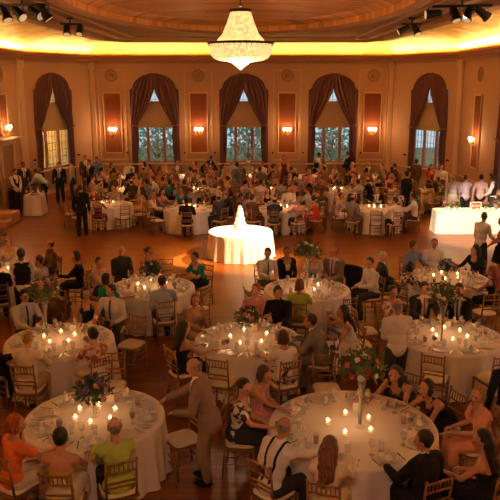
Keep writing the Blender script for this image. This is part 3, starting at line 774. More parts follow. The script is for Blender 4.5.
# outside: garden seen through the windows
def tree(x, y, h, n):
    r = thing('garden_tree', 'leafy green tree outside the window '+n, 'tree', (x, y, -.6), 0, 'trees outside the windows')
    bm = bmesh.new(); cyl(bm, (0, 0, 0), (0, 0, h*.5), .12, .07, 10)
    for a in range(4): cyl(bm, (0, 0, h*.4), (.5*math.cos(a*1.6), .5*math.sin(a*1.6), h*.65), .05, .03, 8)
    obj('trunk', bm, mat('bark', (.1, .07, .05), .9), r)
    bm = bmesh.new(); rnd = random.Random(n)
    for i in range(800):
        a = rnd.uniform(0, 2*PI); q = rnd.uniform(0, 1)**.5*1.15; z = rnd.uniform(.25, 1)*h
        c = Vector((q*math.cos(a), q*math.sin(a), z)); 
        e = Quaternion(Vector((rnd.uniform(-1, 1), rnd.uniform(-1, 1), rnd.uniform(-1, 1))).normalized(), rnd.uniform(0, 3))
        s = rnd.uniform(.1, .2); vv = [bm.verts.new(c+e @ Vector(p)) for p in ((-s, 0, 0), (0, s*.5, .02), (s, 0, 0), (0, -s*.5, .02))]
        bm.faces.new(vv)
    obj('foliage', bm, mat('garden_leaf', (.26, .55, .40), .7, var=.5, vscale=2), r)
tree(-4.9, 37.3, 4.0, 'left of the chandelier'); tree(-.1, 37.5, 3.9, 'below the chandelier'); tree(4.3, 37.3, 4.2, 'right of the chandelier')
bm = bmesh.new(); box(bm, (0, 43, -.8), (60, 40, .2)); struct(obj('ground', bm, mat('garden_lawn', (.08, .16, .06), .9)), 'garden ground outside', 'ground')
# lit neighbouring room behind left corner window
bm = bmesh.new(); box(bm, (-11.2, 36.4, 2.6), (6.6, .15, 5.6), None)
o = obj('neighbour_wall', bm, mat('yellow_wall', (.7, .42, .08), .8)); struct(o, 'yellow wall lit beyond the left corner window', 'wall'); o.name = 'wall_outside_left'

# ================================================================== CHANDELIER, TRACK LIGHTS
ch = thing('chandelier', 'large glowing crystal chandelier with bell top and basket bowl', 'chandelier', (-.25, 19.6, 0))
bm = bmesh.new(); lathe(bm, [(.27, 6.82), (.38, 6.5), (.49, 6.25), (.70, 6.02), (.68, 6.02), (.47, 6.25), (.36, 6.5), (.25, 6.82)], 48); obj('bell_of_strands', bm, M_crystal, ch, True)
bm = bmesh.new(); lathe(bm, [(.85, 6.0), (.86, 5.88), (.82, 5.74), (.74, 5.63), (.58, 5.56), (.38, 5.54), (.24, 5.50), (.16, 5.44), (.07, 5.38), (0, 5.32)], 48); obj('basket_bowl', bm, M_crystal, ch, True)
bm = bmesh.new(); lathe(bm, [(.84, 5.98), (.90, 5.99), (.90, 6.04), (.84, 6.05), (.84, 5.98)], 48); lathe(bm, [(.24, 6.80), (.30, 6.81), (.30, 6.88), (.24, 6.89), (.24, 6.80)], 32); obj('bronze_rings', bm, M_bronze, ch, True)
bm = bmesh.new(); cyl(bm, (0, 0, 6.6), (0, 0, 7.35), .02); ball(bm, (0, 0, 6.98), .05); lathe(bm, [(0, 7.25), (.14, 7.3), (.18, 7.4), (0, 7.4)], 20); 
for a in range(6): cyl(bm, (0, 0, 6.9), (.27*math.cos(a*PI/3), .27*math.sin(a*PI/3), 6.85), .012)
obj('stem', bm, M_bronze, ch)
bm = bmesh.new()
for a in range(36):
    t_ = a*PI/18; ball(bm, (.87*math.cos(t_), .87*math.sin(t_), 5.95), (.014, .014, .04), 4)
    ball(bm, (.3*math.cos(t_), .3*math.sin(t_), 5.56), (.012, .012, .03), 4)
obj('crystal_drops', bm, mat('crystal_drop', (.95, .9, .8), .1, trans=.6), ch, True)

dup(ch, (-.25, 2.1, 0), .2, 'added second crystal chandelier, out of view, to light the nearest tables')  # added copy, unseen above the camera end, to brighten the foreground
def spot_cluster(px, py, z, heads, label, bar=.6, ang=0):
    p = at(px, py, z) if z < CAMH else None
    u = (px-250)/700; v = (250-py)/700
    d = Vector((u, math.cos(PITCH)+v*math.sin(PITCH), -math.sin(PITCH)+v*math.cos(PITCH))); t = (z-CAMH)/d.z; p = Vector((d.x*t, d.y*t, z))
    r = thing('stage_light', label, 'light fixture', p, ang, 'black theatre lights on the ceiling edge')
    bm = bmesh.new(); box(bm, (0, 0, 0), (bar, .06, .06)); cyl(bm, (0, 0, 0), (0, 0, ZT-z), .025); box(bm, (0, 0, ZT-z-.02), (.2, .2, .04)); obj('mounting_bar', bm, M_black, r)
    for i, (dx_, dirv) in enumerate(heads):
        dv = Vector(dirv).normalized(); c = Vector((dx_, 0, -.16))
        bm = bmesh.new(); cyl(bm, c-dv*.16, c+dv*.12, .08, .10, 14); cyl(bm, c+dv*.12, c+dv*.17, .12, .12, 14); cyl(bm, c-dv*.2, c-dv*.16, .05, .08, 12)
        h = obj('lamp_housing', bm, M_black, r)
        bm = bmesh.new(); cyl(bm, c+dv*.171, c+dv*.176, .095, .095, 14); obj('lens', bm, mat('lens_glow', (.9, .8, .6), .3, emit=(1, .75, .4), estr=.35), h)
        bm = bmesh.new()
        for s in (-1, 1): box(bm, (dx_+s*.11, 0, -.1), (.012, .03, .2))
        box(bm, (dx_, 0, -.01), (.24, .03, .012)); obj('yoke', bm, M_black, h)
    return p
S1 = spot_cluster(22, 5, 6.62, [(-.42, (.5, -.2, -1)), (-.1, (.9, -.3, -.8)), (.3, (1, -.3, -.6)), (.5, (.6, .3, -1))], 'black theatre light cluster at the top left photo corner', 1.1, -.2)
S2 = spot_cluster(70, 24, 6.72, [(-.1, (-.1, -.5, -1)), (.28, (-.2, -.6, -1))], 'black twin theatre light hanging at the left ceiling edge', .6, .3)
S3 = spot_cluster(412, 24, 6.72, [(-.25, (-.7, -.2, -.4)), (.12, (.4, -.3, -.8))], 'small black theatre light hanging at the right ceiling edge', .6, -.3)
S4 = spot_cluster(462, 6, 6.66, [(-.62, (-1, -.2, -.1)), (-.15, (.3, -.3, -1)), (.15, (-.3, -.4, -1)), (.45, (.8, .2, -.6))], 'long black bar of theatre lights at upper right', 1.3, -.2)

# ================================================================== CHAIR
def make_chair():
    r = thing('ballroom_chair', '', 'chair')
    def t_(name, segs, rad=.0125, par=r, m=M_gold):
        bm = bmesh.new()
        for a, b in segs:
            cyl(bm, a, b, rad, rad, 7)
        return obj(name, bm, m, par, True)
    for s in (-1, 1):
        t_('leg', [((s*.19, .19, 0), (s*.185, .19, .43))], .015)
        bm = bmesh.new(); cyl(bm, (s*.165, -.22, 0), (s*.17, -.185, .44), .015, .015, 7); obj('leg', bm, M_gold, r, True)
    bm = bmesh.new()
    for s in (-1, 1): cyl(bm, (s*.17, -.185, .43), (s*.175, -.245, .93), .0155, .013, 8); ball(bm, (s*.175, -.247, .935), .018, 5)
    def yb(z): return -.185-.06*(z-.43)/.5
    for z in (.905, .79, .66, .595): cyl(bm, (-.172, yb(z), z), (.172, yb(z), z), .0125, .0125, 7)
    for i in range(6):
        x = -.125+.05*i; cyl(bm, (x, yb(.79), .79), (x, yb(.905), .905), .0075, .0075, 6)
    obj('backrest', bm, M_gold, r, True)
    bm = bmesh.new(); bmesh.ops.create_cube(bm, size=1, matrix=Matrix.Translation((0, 0, .435)) @ Matrix.Diagonal((.41, .40, .03, 1)))
    obj('seat', bm, M_gold, r)
    bm = bmesh.new(); N_ = 28; prof = [(.0, .450), (.9, .450), (1.0, .462), (1.0, .478), (.9, .492), (0, .497)]
    rings = []
    for q, z in prof:
        ring = []
        for i in range(N_):
            a = 2*PI*i/N_; c, s = math.cos(a), math.sin(a); rad = .2/(abs(c)**5+abs(s)**5)**.2
            ring.append(bm.verts.new((c*rad*q, s*rad*q, z)) if q > 0 else None)
        if q == 0: ring = [bm.verts.new((0, 0, z))]
        rings.append(ring)
    for a, b in zip(rings, rings[1:]):
        for i in range(N_):
            j = (i+1) % N_
            if len(a) == 1: bm.faces.new((a[0], b[i], b[j]))
            elif len(b) == 1: bm.faces.new((a[i], a[j], b[0]))
            else: bm.faces.new((a[i], a[j], b[j], b[i]))
    obj('cushion', bm, M_cush, r, True)
    t_('stretcher', [((-.187, .19, .17), (.187, .19, .17)), ((-.187, .19, .27), (.187, .19, .27)), ((-.167, -.208, .2), (.167, -.208, .2)),
                     ((-.187, .19, .21), (-.167, -.208, .21)), ((.187, .19, .21), (.167, -.208, .21)), ((-.187, .19, .31), (-.167, -.2, .31)), ((.187, .19, .31), (.167, -.2, .31))], .009)
    return r
CH0 = make_chair(); used = [False]
def chair(x, y, rz, label, group):
    COCC.append((x, y))
    if not used[0]:
        used[0] = True; CH0.location = (x, y, 0); CH0.rotation_euler = (0, 0, rz); CH0['label'] = label; CH0['group'] = group; return CH0
    return dup(CH0, (x, y, 0), rz, label, group)

# ================================================================== TABLES
CLOTHS = {}
def cloth_mesh(Rr):
    key = round(Rr, 2)
    if key in CLOTHS: return CLOTHS[key]
    bm = bmesh.new(); seg = 192; rings = []
    prof = [(0, .762), (.5, .762), (.97, .762), (1.0, .757), (1.006, .74), (1.012, .6), (1.02, .4), (1.03, .2), (1.04, .012)]
    for i, (q, z) in enumerate(prof):
        if q == 0: rings.append([bm.verts.new((0, 0, z))]); continue
        amp = max(0, (.757-z))/.75
        ring = []
        for k_ in range(seg):
            a = 2*PI*k_/seg
            w = (math.sin(a*22+1.5*math.sin(a*3))*.6+math.sin(a*13+2)*.5)*.045*amp**.7 if amp > 0 else 0
            rad = Rr*q+w+.02*amp
            ring.append(bm.verts.new((rad*math.cos(a), rad*math.sin(a), z)))
        rings.append(ring)
    for a, b in zip(rings, rings[1:]):
        for k_ in range(seg):
            j = (k_+1) % seg
            if len(a) == 1: bm.faces.new((a[0], b[k_], b[j]))
            else: bm.faces.new((a[k_], a[j], b[j], b[k_]))
    bmesh.ops.recalc_face_normals(bm, faces=bm.faces)
    me = bpy.data.meshes.new('tablecloth'); bm.to_mesh(me); bm.free(); me.materials.append(M_cloth)
    for p in me.polygons: p.use_smooth = True
    CLOTHS[key] = me; return me
def mk(name, build, m=None, smooth=True):
    bm = bmesh.new(); build(bm); bmesh.ops.recalc_face_normals(bm, faces=bm.faces)
    me = bpy.data.meshes.new(name); bm.to_mesh(me); bm.free()
    if smooth:
        for p in me.polygons: p.use_smooth = True
    if m: me.materials.append(m)
    return me
ME_top = {}
def table_mesh(Rr):
    key = round(Rr, 2)
    if key not in ME_top:
        ME_top[key] = (mk('tabletop', lambda b: lathe(b, [(0, .72), (Rr-.02, .72), (Rr-.015, .74), (Rr-.02, .757), (0, .757)], 48), mat('plywood', (.4, .26, .13), .6)),
                       mk('leg', lambda b: cyl(b, (0, 0, 0), (0, 0, .72), .02), M_black))
    return ME_top[key]
ME_plate = mk('dinner_plate', lambda b: lathe(b, [(0, .004), (.07, .004), (.085, .008), (.128, .018), (.13, .021), (.126, .0215), (.085, .012), (.07, .009), (0, .009)], 28), M_china)
ME_wg_b = mk('bowl', lambda b: lathe(b, [(.004, .085), (.03, .10), (.042, .14), (.036, .195), (.034, .195), (.04, .14), (.028, .103), (0, .09)], 16), M_glass)
ME_wg_s = mk('stem', lambda b: lathe(b, [(0, 0), (.034, 0), (.034, .003), (.005, .008), (.004, .085), (0, .086)], 12), M_glass)
ME_wine = mk('drink', lambda b: lathe(b, [(0, .093), (.026, .105), (.038, .135), (.036, .15), (0, .15)], 14), M_wine)
ME_tum = mk('water_glass', lambda b: lathe(b, [(0, 0), (.03, 0), (.038, .125), (.036, .125), (.028, .006), (0, .006)], 16), M_glass)
ME_tea = mk('drink', lambda b: lathe(b, [(0, .008), (.028, .008), (.033, .085), (0, .085)], 14), M_water)
ME_cut = mk('knife', lambda b: (box(b, (0, .03, .003), (.016, .12, .003)), box(b, (0, -.06, .004), (.012, .09, .006))), M_silver, False)
ME_fork = mk('fork', lambda b: (box(b, (0, -.04, .003), (.01, .12, .004)), box(b, (0, .03, .004), (.024, .03, .003)), [box(b, (-.009+.006*i, .065, .004), (.003, .045, .003)) for i in range(4)]), M_silver, False)
def napk(b):
    lathe(b, [(0, 0), (.055, .0), (.04, .03), (.022, .06), (.03, .085), (.012, .12), (0, .125)], 9)
ME_nap = mk('napkin', napk, M_napkin, False)
ME_hold = mk('glass_holder', lambda b: lathe(b, [(0, 0), (.032, 0), (.04, .07), (.038, .07), (.03, .005), (0, .005)], 14), M_glass)
ME_wax = mk('wax', lambda b: lathe(b, [(0, .006), (.029, .006), (.031, .04), (0, .04)], 12), M_wax)
ME_flame = mk('flame', lambda b: lathe(b, [(0, .042), (.010, .052), (.013, .064), (.009, .082), (0, .102)], 10), M_flame)
ME_card = mk('table_card', lambda b: (box(b, (0, .012, .055), (.1, .003, .11)), box(b, (0, 0, .004), (.1, .05, .008))), mat('white_card', (.85, .8, .72), .6), False)
def simple(name, me, loc, rz, label, cat, group):
    o = bpy.data.objects.new(name, me); COL.objects.link(o); o.location = loc; o.rotation_euler = (0, 0, rz); return tag(o, label, cat, group)

def flowers_mesh(rnd, rad, n, kind):
    "returns dict of meshes for foliage and each blossom colour"
    out = {}
    bm = bmesh.new()
    for i in range(n*5):
        a = rnd.uniform(0, 2*PI); e = rnd.uniform(-.5, 1.4); q = rad*rnd.uniform(.35, 1.3)
        c = Vector((math.cos(a)*math.cos(e), math.sin(a)*math.cos(e), math.sin(e)*.85))*q
        w = c.normalized(); tq = w.to_track_quat('Z', 'Y'); s = rnd.uniform(.03, .055)
        tl = Quaternion(Vector((rnd.uniform(-1, 1), rnd.uniform(-1, 1), 0)).normalized(), rnd.uniform(.2, 1.2))
        P = [(-s*.35, 0, 0), (0, s*.1, s*.9), (s*.35, 0, 0), (0, -.1*s, -s)]
        bm.faces.new([bm.verts.new(c+tq @ (tl @ Vector(p))) for p in P])
        P = [(0, -s*.35, 0), (s*.1, 0, s*.9), (0, s*.35, 0), (-.1*s, 0, -s)]
        bm.faces.new([bm.verts.new(c+tq @ (tl @ Vector(p))) for p in P])
    ball(bm, (0, 0, 0), rad*.45, 6)
    out['foliage'] = bm
    return out
BLOOM = {c: mk('blossom', lambda b: [ball(b, (.018*math.cos(a*1.256), .018*math.sin(a*1.256), .0), (.02, .02, .014), 4) for a in range(5)]+[ball(b, (0, 0, .008), .016, 4)], PET[c]) for c in PET}
ARR = {}
def centrepiece(T, kind, cols, pale=False):
    p = (T['x'], T['y'], .762)
    H = {'tall': .68, 'mid': .26, 'low': .16, 'tiny': .1}[kind]; rad = {'tall': .24, 'mid': .2, 'low': .17, 'tiny': .13}[kind]
    nm = T['name']
    wds = ' and '.join(list(dict.fromkeys(cols))[:2])
    r = thing('flower_arrangement', ('tall glass vase of %s flowers on the %s' if kind == 'tall' else 'low bouquet of %s flowers on the %s') % (wds, nm), 'flowers', p, random.uniform(0, 6), 'floral centrepieces')
    key = (kind, pale, tuple(cols))
    if key not in ARR:
        rnd = random.Random(str(key)); b = flowers_mesh(rnd, rad, 60 if kind != 'tiny' else 22, kind)
        bm = b['foliage']; bmesh.ops.translate(bm, verts=bm.verts, vec=(0, 0, H+rad*.5))
        me = bpy.data.meshes.new('foliage'); bm.to_mesh(me); bm.free(); me.materials.append(M_leaf2 if pale else M_leaf)
        if kind == 'tall': vm = mk('vase', lambda q: lathe(q, [(0, 0), (.07, 0), (.07, .01), (.018, .03), (.016, .25), (.03, .48), (.065, H), (.062, H), (.027, .48), (.012, .25), (.01, .05), (0, .05)], 20), M_glass)
        else: vm = mk('vase', lambda q: lathe(q, [(0, 0), (.05, 0), (.065, .06), (.055, H), (.05, H), (.06, .06), (.045, .006), (0, .006)], 20), M_glass)
        bl = []
        for i in range(20 if kind != 'tiny' else 12):
            a = rnd.uniform(0, 2*PI); e = rnd.uniform(-.35, 1.45); d = Vector((math.cos(a)*math.cos(e), math.sin(a)*math.cos(e), math.sin(e)*.9))
            bl.append((d*rad*rnd.uniform(.85, 1.08)+Vector((0, 0, H+rad*.5)), d.to_track_quat('Z', 'Y'), cols[i % len(cols)], rnd.uniform(.8, 1.4)))
        sm = mk('stems', lambda q: [cyl(q, (.01*i-.02, .008*(i % 3)-.01, .04), (.02*i-.04, .01*(i % 3), H+rad*.3), .004, .004, 5) for i in range(5)], M_leaf)
        ARR[key] = (me, vm, bl, sm)
    me, vm, bl, sm = ARR[key]
    link('vase', vm, None, r); link('foliage', me, None, r); link('stems', sm, None, r)
    for c, q, col, s in bl:
        o = link('blossom', BLOOM[col], None, r); o.location = c; o.rotation_mode = 'QUATERNION'; o.rotation_quaternion = q; o.scale = (s,)*3

TABS = {}
LP = []
def table(key, px, py, Rr, name, n, detail=1, flow=None, cols=('pink', 'white'), candles=5, cring=.3, off=(0, 0)):
    c = at(px, py, .762); T = dict(x=c.x, y=c.y, R=Rr, name=name, key=key, used=[]); TABS[key] = T
    t = thing('round_table', 'round folding table hidden beneath the cloth, '+name, 'table', (c.x, c.y, 0), 0, 'round banquet tables')
    tm, lm = table_mesh(Rr); link('tabletop', tm, None, t)
    for a in range(4): l = link('leg', lm, None, t); l.location = (.5*math.cos(a*PI/2+.7), .5*math.sin(a*PI/2+.7), 0)
    cl = simple('tablecloth', cloth_mesh(Rr), (c.x, c.y, 0), random.uniform(0, 6), 'floor length white tablecloth on the '+name, 'tablecloth', 'white round tablecloths')
    if flow: centrepiece(T, flow, cols, flow == 'tall')
    for k_ in range(candles):
        a = 2*PI*k_/candles+.5; rr = cring*random.uniform(.85, 1.1)
        r = thing('votive_candle', 'lit votive candle in clear glass on the '+name, 'candle', (c.x+off[0]+rr*math.cos(a), c.y+off[1]+rr*math.sin(a), .762), 0, 'candles on the '+name)
        link('glass_holder', ME_hold, None, r); link('wax', ME_wax, None, r); link('flame', ME_flame, None, r)
    LP.append((c.x+off[0], c.y+off[1], .95, detail))
    # place settings
    nn = n
    for k_ in range(nn):
        a = 2*PI*(k_+.5)/nn+.2*(len(TABS) % 3)+random.uniform(-.04, .04); ca, sa = math.cos(a), math.sin(a)
        def P(rad, side, z=.762): return (c.x+ca*rad-sa*side, c.y+sa*rad+ca*side, z)
        rz = a+PI/2
        g = ' on the '+name
        simple('dinner_plate', ME_plate, P(Rr-.2, 0), rz, 'white china dinner plate'+g, 'plate', 'plates'+g)
        j = random.uniform(-.02, .02)
        w = thing('wine_glass', 'stemmed glass of red wine'+g if k_ % 3 == 0 else 'clear empty stemmed wine glass'+g, 'glass', P(Rr-.36+j, -.13), 0, 'stemmed wine glasses'+g)
        link('bowl', ME_wg_b, None, w); link('stem', ME_wg_s, None, w)
        if k_ % 3 == 0: link('drink', ME_wine, None, w)
        if detail:
            w = thing('tumbler', 'tall tumbler of amber iced tea'+g if k_ % 4 == 1 else 'clear empty tumbler'+g, 'glass', P(Rr-.40+j, .02), 0, 'tumblers'+g)
            link('glass_wall', ME_tum, None, w)
            if k_ % 4 == 1: link('drink', ME_tea, None, w)
            simple('knife', ME_cut, P(Rr-.2, -.17), rz, 'silver table knife'+g, 'knife', 'knives'+g)
            simple('fork', ME_fork, P(Rr-.2, .17), rz, 'silver table fork'+g, 'fork', 'forks'+g)
            if k_ % 2: simple('napkin', ME_nap, P(Rr-.2, .0, .772), random.uniform(0, 6), 'folded white linen napkin'+g, 'napkin', 'napkins'+g)
            elif k_ % 4 == 0: simple('bread_plate', ME_plate, P(Rr-.2, .30), rz, 'small white bread plate'+g, 'plate', 'bread plates'+g).scale = (.55, .55, .7)
    if detail: simple('table_card', ME_card, (c.x+.12, c.y+.42, .762), .2, 'white card standing upright on the '+name, 'card', 'standing table cards')
    return T

def seat_pose(T, hx, hy, hz=1.2, d=None):
    p = at(hx, hy, hz); v = Vector((p.x-T['x'], p.y-T['y'])); L = v.length
    dd = d or max(T['R']+.36, min(T['R']+.55, L)); v = v.normalized()*dd
    return T['x']+v.x, T['y']+v.y, math.atan2(-v.y, -v.x)-PI/2
def sit(tk, hx, hy, pose, sex, outfit, c0, c1, hair, st, label, clabel, skin=0, turn=0, d=None):
    T = TABS[tk]; x, y, rz = seat_pose(T, hx, hy, d=d)
    person(x, y, rz+R(turn), pose, sex, outfit, c0, c1, hair, st, label, skin, 'guests seated at the '+T['name'])
    chair(x, y, rz+R(turn), 'gold chair seating '+clabel, 'gold ballroom chairs')
    T['used'].append(math.atan2(y-T['y'], x-T['x']))
def empty(tk, cx, cy, label, d=None, rz=None, turn=0):
    T = TABS[tk]; p = at(cx, cy, .47); v = Vector((p.x-T['x'], p.y-T['y'])); L = v.length; dd = d or max(T['R']+.24, min(T['R']+.7, L)); v = v.normalized()*dd
    x, y = T['x']+v.x, T['y']+v.y; r = math.atan2(-v.y, -v.x)-PI/2
    chair(x, y, (r if rz is None else rz)+R(turn), label, 'gold ballroom chairs'); T['used'].append(math.atan2(v.y, v.x)); return x, y, r+R(turn)

# ================================================================== NEAR TABLES
EC = 'gold ballroom chairs'
table('T1', 95, 417, .90, 'front left table', 10, 1, 'mid', ('purple', 'pink', 'purple'), 6, .27)
table('T2', 352, 426, 1.06, 'front right table', 10, 1, None, (), 5, .3)
table('T3', 60, 340, .90, 'middle left table', 10, 1, None, (), 5, .26)
table('T4', 248, 339, .90, 'centre table', 10, 1, 'mid', ('pink', 'red', 'white'), 5, .34, (0, -.05))
table('T5', 307, 289, .90, 'table right of the cake', 10, 1, None, (), 4, .3)
table('T6', 152, 287, .90, 'table left of the cake', 10, 1, 'mid', ('white', 'purple'), 5, .3)
table('T7', 448, 336, .93, 'bare right hand table', 10, 1, None, (), 6, .3)
table('T8', 447, 278, .90, 'right table before head table', 10, 1, 'low', ('white', 'pink'), 5, .3)
table('T9', -4, 272, .90, 'left photo edge table', 10, 1, 'tall', ('white', 'pink'), 4, .3)
centrepiece(TABS['T5'], 'tall', ('white', 'white', 'purple'), True)
def tall_at(tk, px, py, cols):
    T = dict(TABS[tk]); p = at(px, py, .762); v = Vector((p.x-T['x'], p.y-T['y']))
    if v.length > .45: v = v.normalized()*.45
    T['x'] += v.x; T['y'] += v.y; centrepiece(T, 'tall', cols, True)
tall_at('T2', 360, 427, ('white', 'pink', 'red', 'white'))
tall_at('T3', 47, 338, ('pink', 'white', 'pink'))
tall_at('T7', 441, 343, ('white', 'red', 'white'))

# front left table
sit('T1', 17, 424, 'sit_right', 'f', 'tunic', 'orange', 'cream', 'red', 'bob', 'red haired woman in orange short sleeved tunic seated at the front left table', 'the woman in the orange tunic', 1, d=1.28)
sit('T1', 60, 440, 'sit_up', 'f', 'strapless', 'gold', 'cream', 'black', 'short', 'woman with bare shoulders and short black hair seated at the front left table', 'the bare shouldered woman, front left table', 1)
sit('T1', 113, 425, 'sit_up', 'f', 'tunicj', 'green', 'black', 'grey', 'bald', 'older grey haired guest in lime green jacket with back to viewer', 'the guest in the lime green jacket', 0)
empty('T1', 170, 438, 'empty gold chair with ivory seat right of the front left table', turn=35)
empty('T1', 113, 384, 'empty gold chair at the far side of the front left table, behind the flowers')
# front right table
sit('T2', 277, 390, 'sit_right', 'f', 'top', 'floral', 'charcoal', 'dark', 'short', 'dark haired woman in floral print top at left of the front right table', 'the woman in floral print, front right table', 0)
sit('T2', 294, 380, 'sit_reach', 'f', 'dress', 'pink', 'pink', 'brown', 'bob', 'young girl in pink sleeveless dress leaning onto the front right table', 'the girl in pink, front right table', 1)
sit('T2', 290, 425, 'sit_reach', 'm', 'suspenders', 'white', 'charcoal', 'grey', 'bald', 'bald man in white shirt and black suspenders reaching across the front right table', 'the bald man in black suspenders', 1)
sit('T2', 330, 447, 'sit_up', 'f', 'blouse', 'cream', 'cream', 'auburn', 'long', 'woman with long auburn hair and cream lace top, back to viewer', 'the woman with long auburn hair', 0)
sit('T2', 414, 437, 'sit_left', 'm', 'suit', 'black', 'white', 'dark', 'short', 'man in black suit seated nearest the viewer at the front right table', 'the man in black suit, front right table', 1)
sit('T2', 458, 432, 'sit_left', 'f', 'strapless', 'black', 'black', 'black', 'long', 'woman with long black hair in strapless black dress at far right of front table', 'the woman with long black hair', 1, d=1.75)
sit('T2', 445, 395, 'sit_left', 'f', 'shawl', 'peach', 'peach', 'blonde', 'bob', 'blonde older woman in peach shawl at right of the front right table', 'the woman in the peach shawl', 0, d=1.6)
sit('T2', 416, 382, 'sit_bow', 'f', 'dress', 'black', 'black', 'dark', 'bob', 'dark haired woman in sleeveless black dress leaning over the front right table', 'the leaning woman in sleeveless black dress', 1)
sit('T2', 381, 376, 'sit_bow', 'f', 'dress', 'brown', 'black', 'dark', 'long', 'woman in brown dress behind the tall flowers of the front right table', 'the woman in brown behind tall flowers', 1)
empty('T2', 325, 385, 'empty gold chair left of the tall flowers at the front right table')
# middle left table
sit('T3', 24, 298, 'sit_up', 'm', 'shirttie', 'silver', 'charcoal', 'dark', 'short', 'man in grey shirt and dark tie facing viewer at the middle left table', 'the man in grey shirt, middle left table', 1)
sit('T3', 73, 304, 'sit_left', 'f', 'dress', 'navy', 'navy', 'dark', 'bob', 'dark haired woman in navy dress facing viewer at the middle left table', 'the woman in navy, middle left table', 1)
sit('T3', 52, 292, 'sit_right', 'm', 'shirt', 'brown', 'black', 'brown', 'short', 'young person in brown shirt behind the middle left table', 'the young person in brown shirt')
sit('T3', 104, 295, 'sit_right', 'm', 'shirttie', 'white', 'charcoal', 'dark', 'short', 'man in white shirt turned sideways at right of the middle left table', 'the man in white shirt, middle left table', 1, turn=25, d=1.5)
sit('T3', 38, 333, 'sit_up', 'm', 'tunic' if 0 else 'shirt', 'cream', 'khaki', 'blonde', 'short', 'sandy haired boy in cream shirt with back to viewer, middle left table', 'the sandy haired boy in cream')
sit('T3', 80, 328, 'sit_up', 'f', 'top', 'pinkprint', 'cream', 'dark', 'bun', 'woman with dark bun and pale pink printed top, middle left table', 'the woman with the dark bun')
sit('T3', 5, 328, 'sit_right', 'm', 'suit', 'black', 'charcoal', 'dark', 'short', 'man in black suit at left side of the middle left table', 'the man in black suit, middle left table', 1)
empty('T3', 119, 346, 'empty gold chair with round ivory seat right of the middle left table', d=1.25, turn=40)
# centre table
sit('T4', 201, 325, 'sit_up', 'f', 'strapless', 'black', 'black', 'dark', 'long', 'woman in black strapless dress with long dark hair left of the centre table', 'the woman in black strapless dress, centre table', 1)
sit('T4', 274, 332, 'sit_up', 'f', 'top', 'white', 'floral', 'brown', 'bob', 'brown bobbed woman in white top and floral skirt at the centre table', 'the bobbed woman in white, centre table', 1)
sit('T4', 303, 320, 'sit_lean', 'm', 'suit', 'grey', 'navy', 'brown', 'short', 'man in grey suit at right of the centre table, back to viewer', 'the man in grey suit, centre table', 1)
sit('T4', 317, 312, 'sit_chin', 'f', 'dress', 'white', 'cream', 'dark', 'long', 'dark haired woman in white dress resting chin on hand, centre table', 'the woman resting chin on hand', 1, d=1.75)
sit('T4', 279, 294, 'sit_left', 'm', 'shirt', 'black', 'black', 'dark', 'short', 'man in black shirt looking left behind the centre table', 'the man in black shirt, centre table', 1)
sit('T4', 252, 303, 'sit_lap', 'm', 'shirt', 'pink', 'khaki', 'red', 'short', 'red haired boy in pink shirt behind the centre table flowers', 'the red haired boy in pink')
sit('T4', 205, 303, 'sit_right', 'f', 'blouse', 'tan', 'tan', 'auburn', 'bob', 'auburn haired woman in tan blouse at far left side of the centre table', 'the auburn haired woman in tan blouse', 1)
empty('T4', 228, 376, 'empty gold chair in front of the centre table, back to viewer')
# right of cake
sit('T5', 262, 253, 'sit_right', 'm', 'shirttie', 'white', 'charcoal', 'brown', 'short', 'man in white shirt and dark tie seated nearest the cake table', 'the man in white shirt nearest the cake', 1, d=1.5)
sit('T5', 286, 252, 'sit_lap', 'f', 'jacketw', 'black', 'black', 'brown', 'short', 'woman in open black jacket over cream blouse, table right of the cake', 'the woman in open black jacket', 1)
sit('T5', 313, 256, 'sit_up', 'f', 'top', 'silver', 'grey', 'brown', 'bob', 'woman in silver grey top behind the tall white flowers', 'the woman in silver grey top', 1)
sit('T5', 341, 250, 'sit_lap', 'm', 'suit', 'grey', 'maroon', 'brown', 'bald', 'balding man in grey suit at the table right of the cake', 'the balding man in grey suit', 1)
sit('T5', 352, 266, 'sit_left', 'm', 'shirt', 'white', 'charcoal', 'black', 'short', 'dark haired man in white shirt at right of the table beside the cake', 'the dark haired man in white shirt', 1, d=1.45)
sit('T5', 305, 274, 'sit_up', 'f', 'top', 'green', 'olive', 'auburn', 'bob', 'auburn haired woman in lime green top with back to viewer', 'the woman in lime green top', 1)
empty('T5', 337, 315, 'empty gold chair at front right of the table right of the cake')
empty('T5', 262, 309, 'empty gold chair at left of the table right of the cake')
empty('T5', 275, 318, 'empty gold chair at front left of the table right of the cake')
# left of cake
sit('T6', 115, 250, 'sit_lap', 'm', 'shirt', 'charcoal', 'charcoal', 'white', 'bald', 'older man with thin white hair and charcoal shirt, table left of the cake', 'the older man in charcoal shirt', 0, d=1.5)
sit('T6', 110, 264, 'sit_right', 'f', 'blouse', 'mauve', 'charcoal', 'dark', 'short', 'dark haired woman in mauve blouse at the table left of the cake', 'the woman in mauve blouse', 1)
sit('T6', 134, 272, 'sit_right', 'f', 'shawl', 'emerald', 'emerald', 'dark', 'bob', 'woman wrapped in emerald green shawl at the table left of the cake', 'the woman in emerald green shawl', 1)
sit('T6', 149, 252, 'sit_left', 'f', 'dress', 'black', 'black', 'dark', 'bun', 'woman in sleeveless black dress behind the low flowers left of cake', 'the woman in black behind low flowers', 1)
sit('T6', 195, 256, 'sit_lean', 'f', 'top', 'teal', 'black', 'dark', 'short', 'woman in teal top and black skirt beside the cake table', 'the woman in teal top', 1, d=1.45)
sit('T6', 163, 284, 'sit_right', 'm', 'shirt', 'lightblue', 'charcoal', 'dark', 'short', 'man in pale blue shirt with back to viewer, table left of the cake', 'the man in pale blue shirt', 1)
empty('T6', 179, 305, 'empty gold chair at front of the table left of the cake')
empty('T6', 174, 262, 'empty gold chair at back of the table left of the cake')
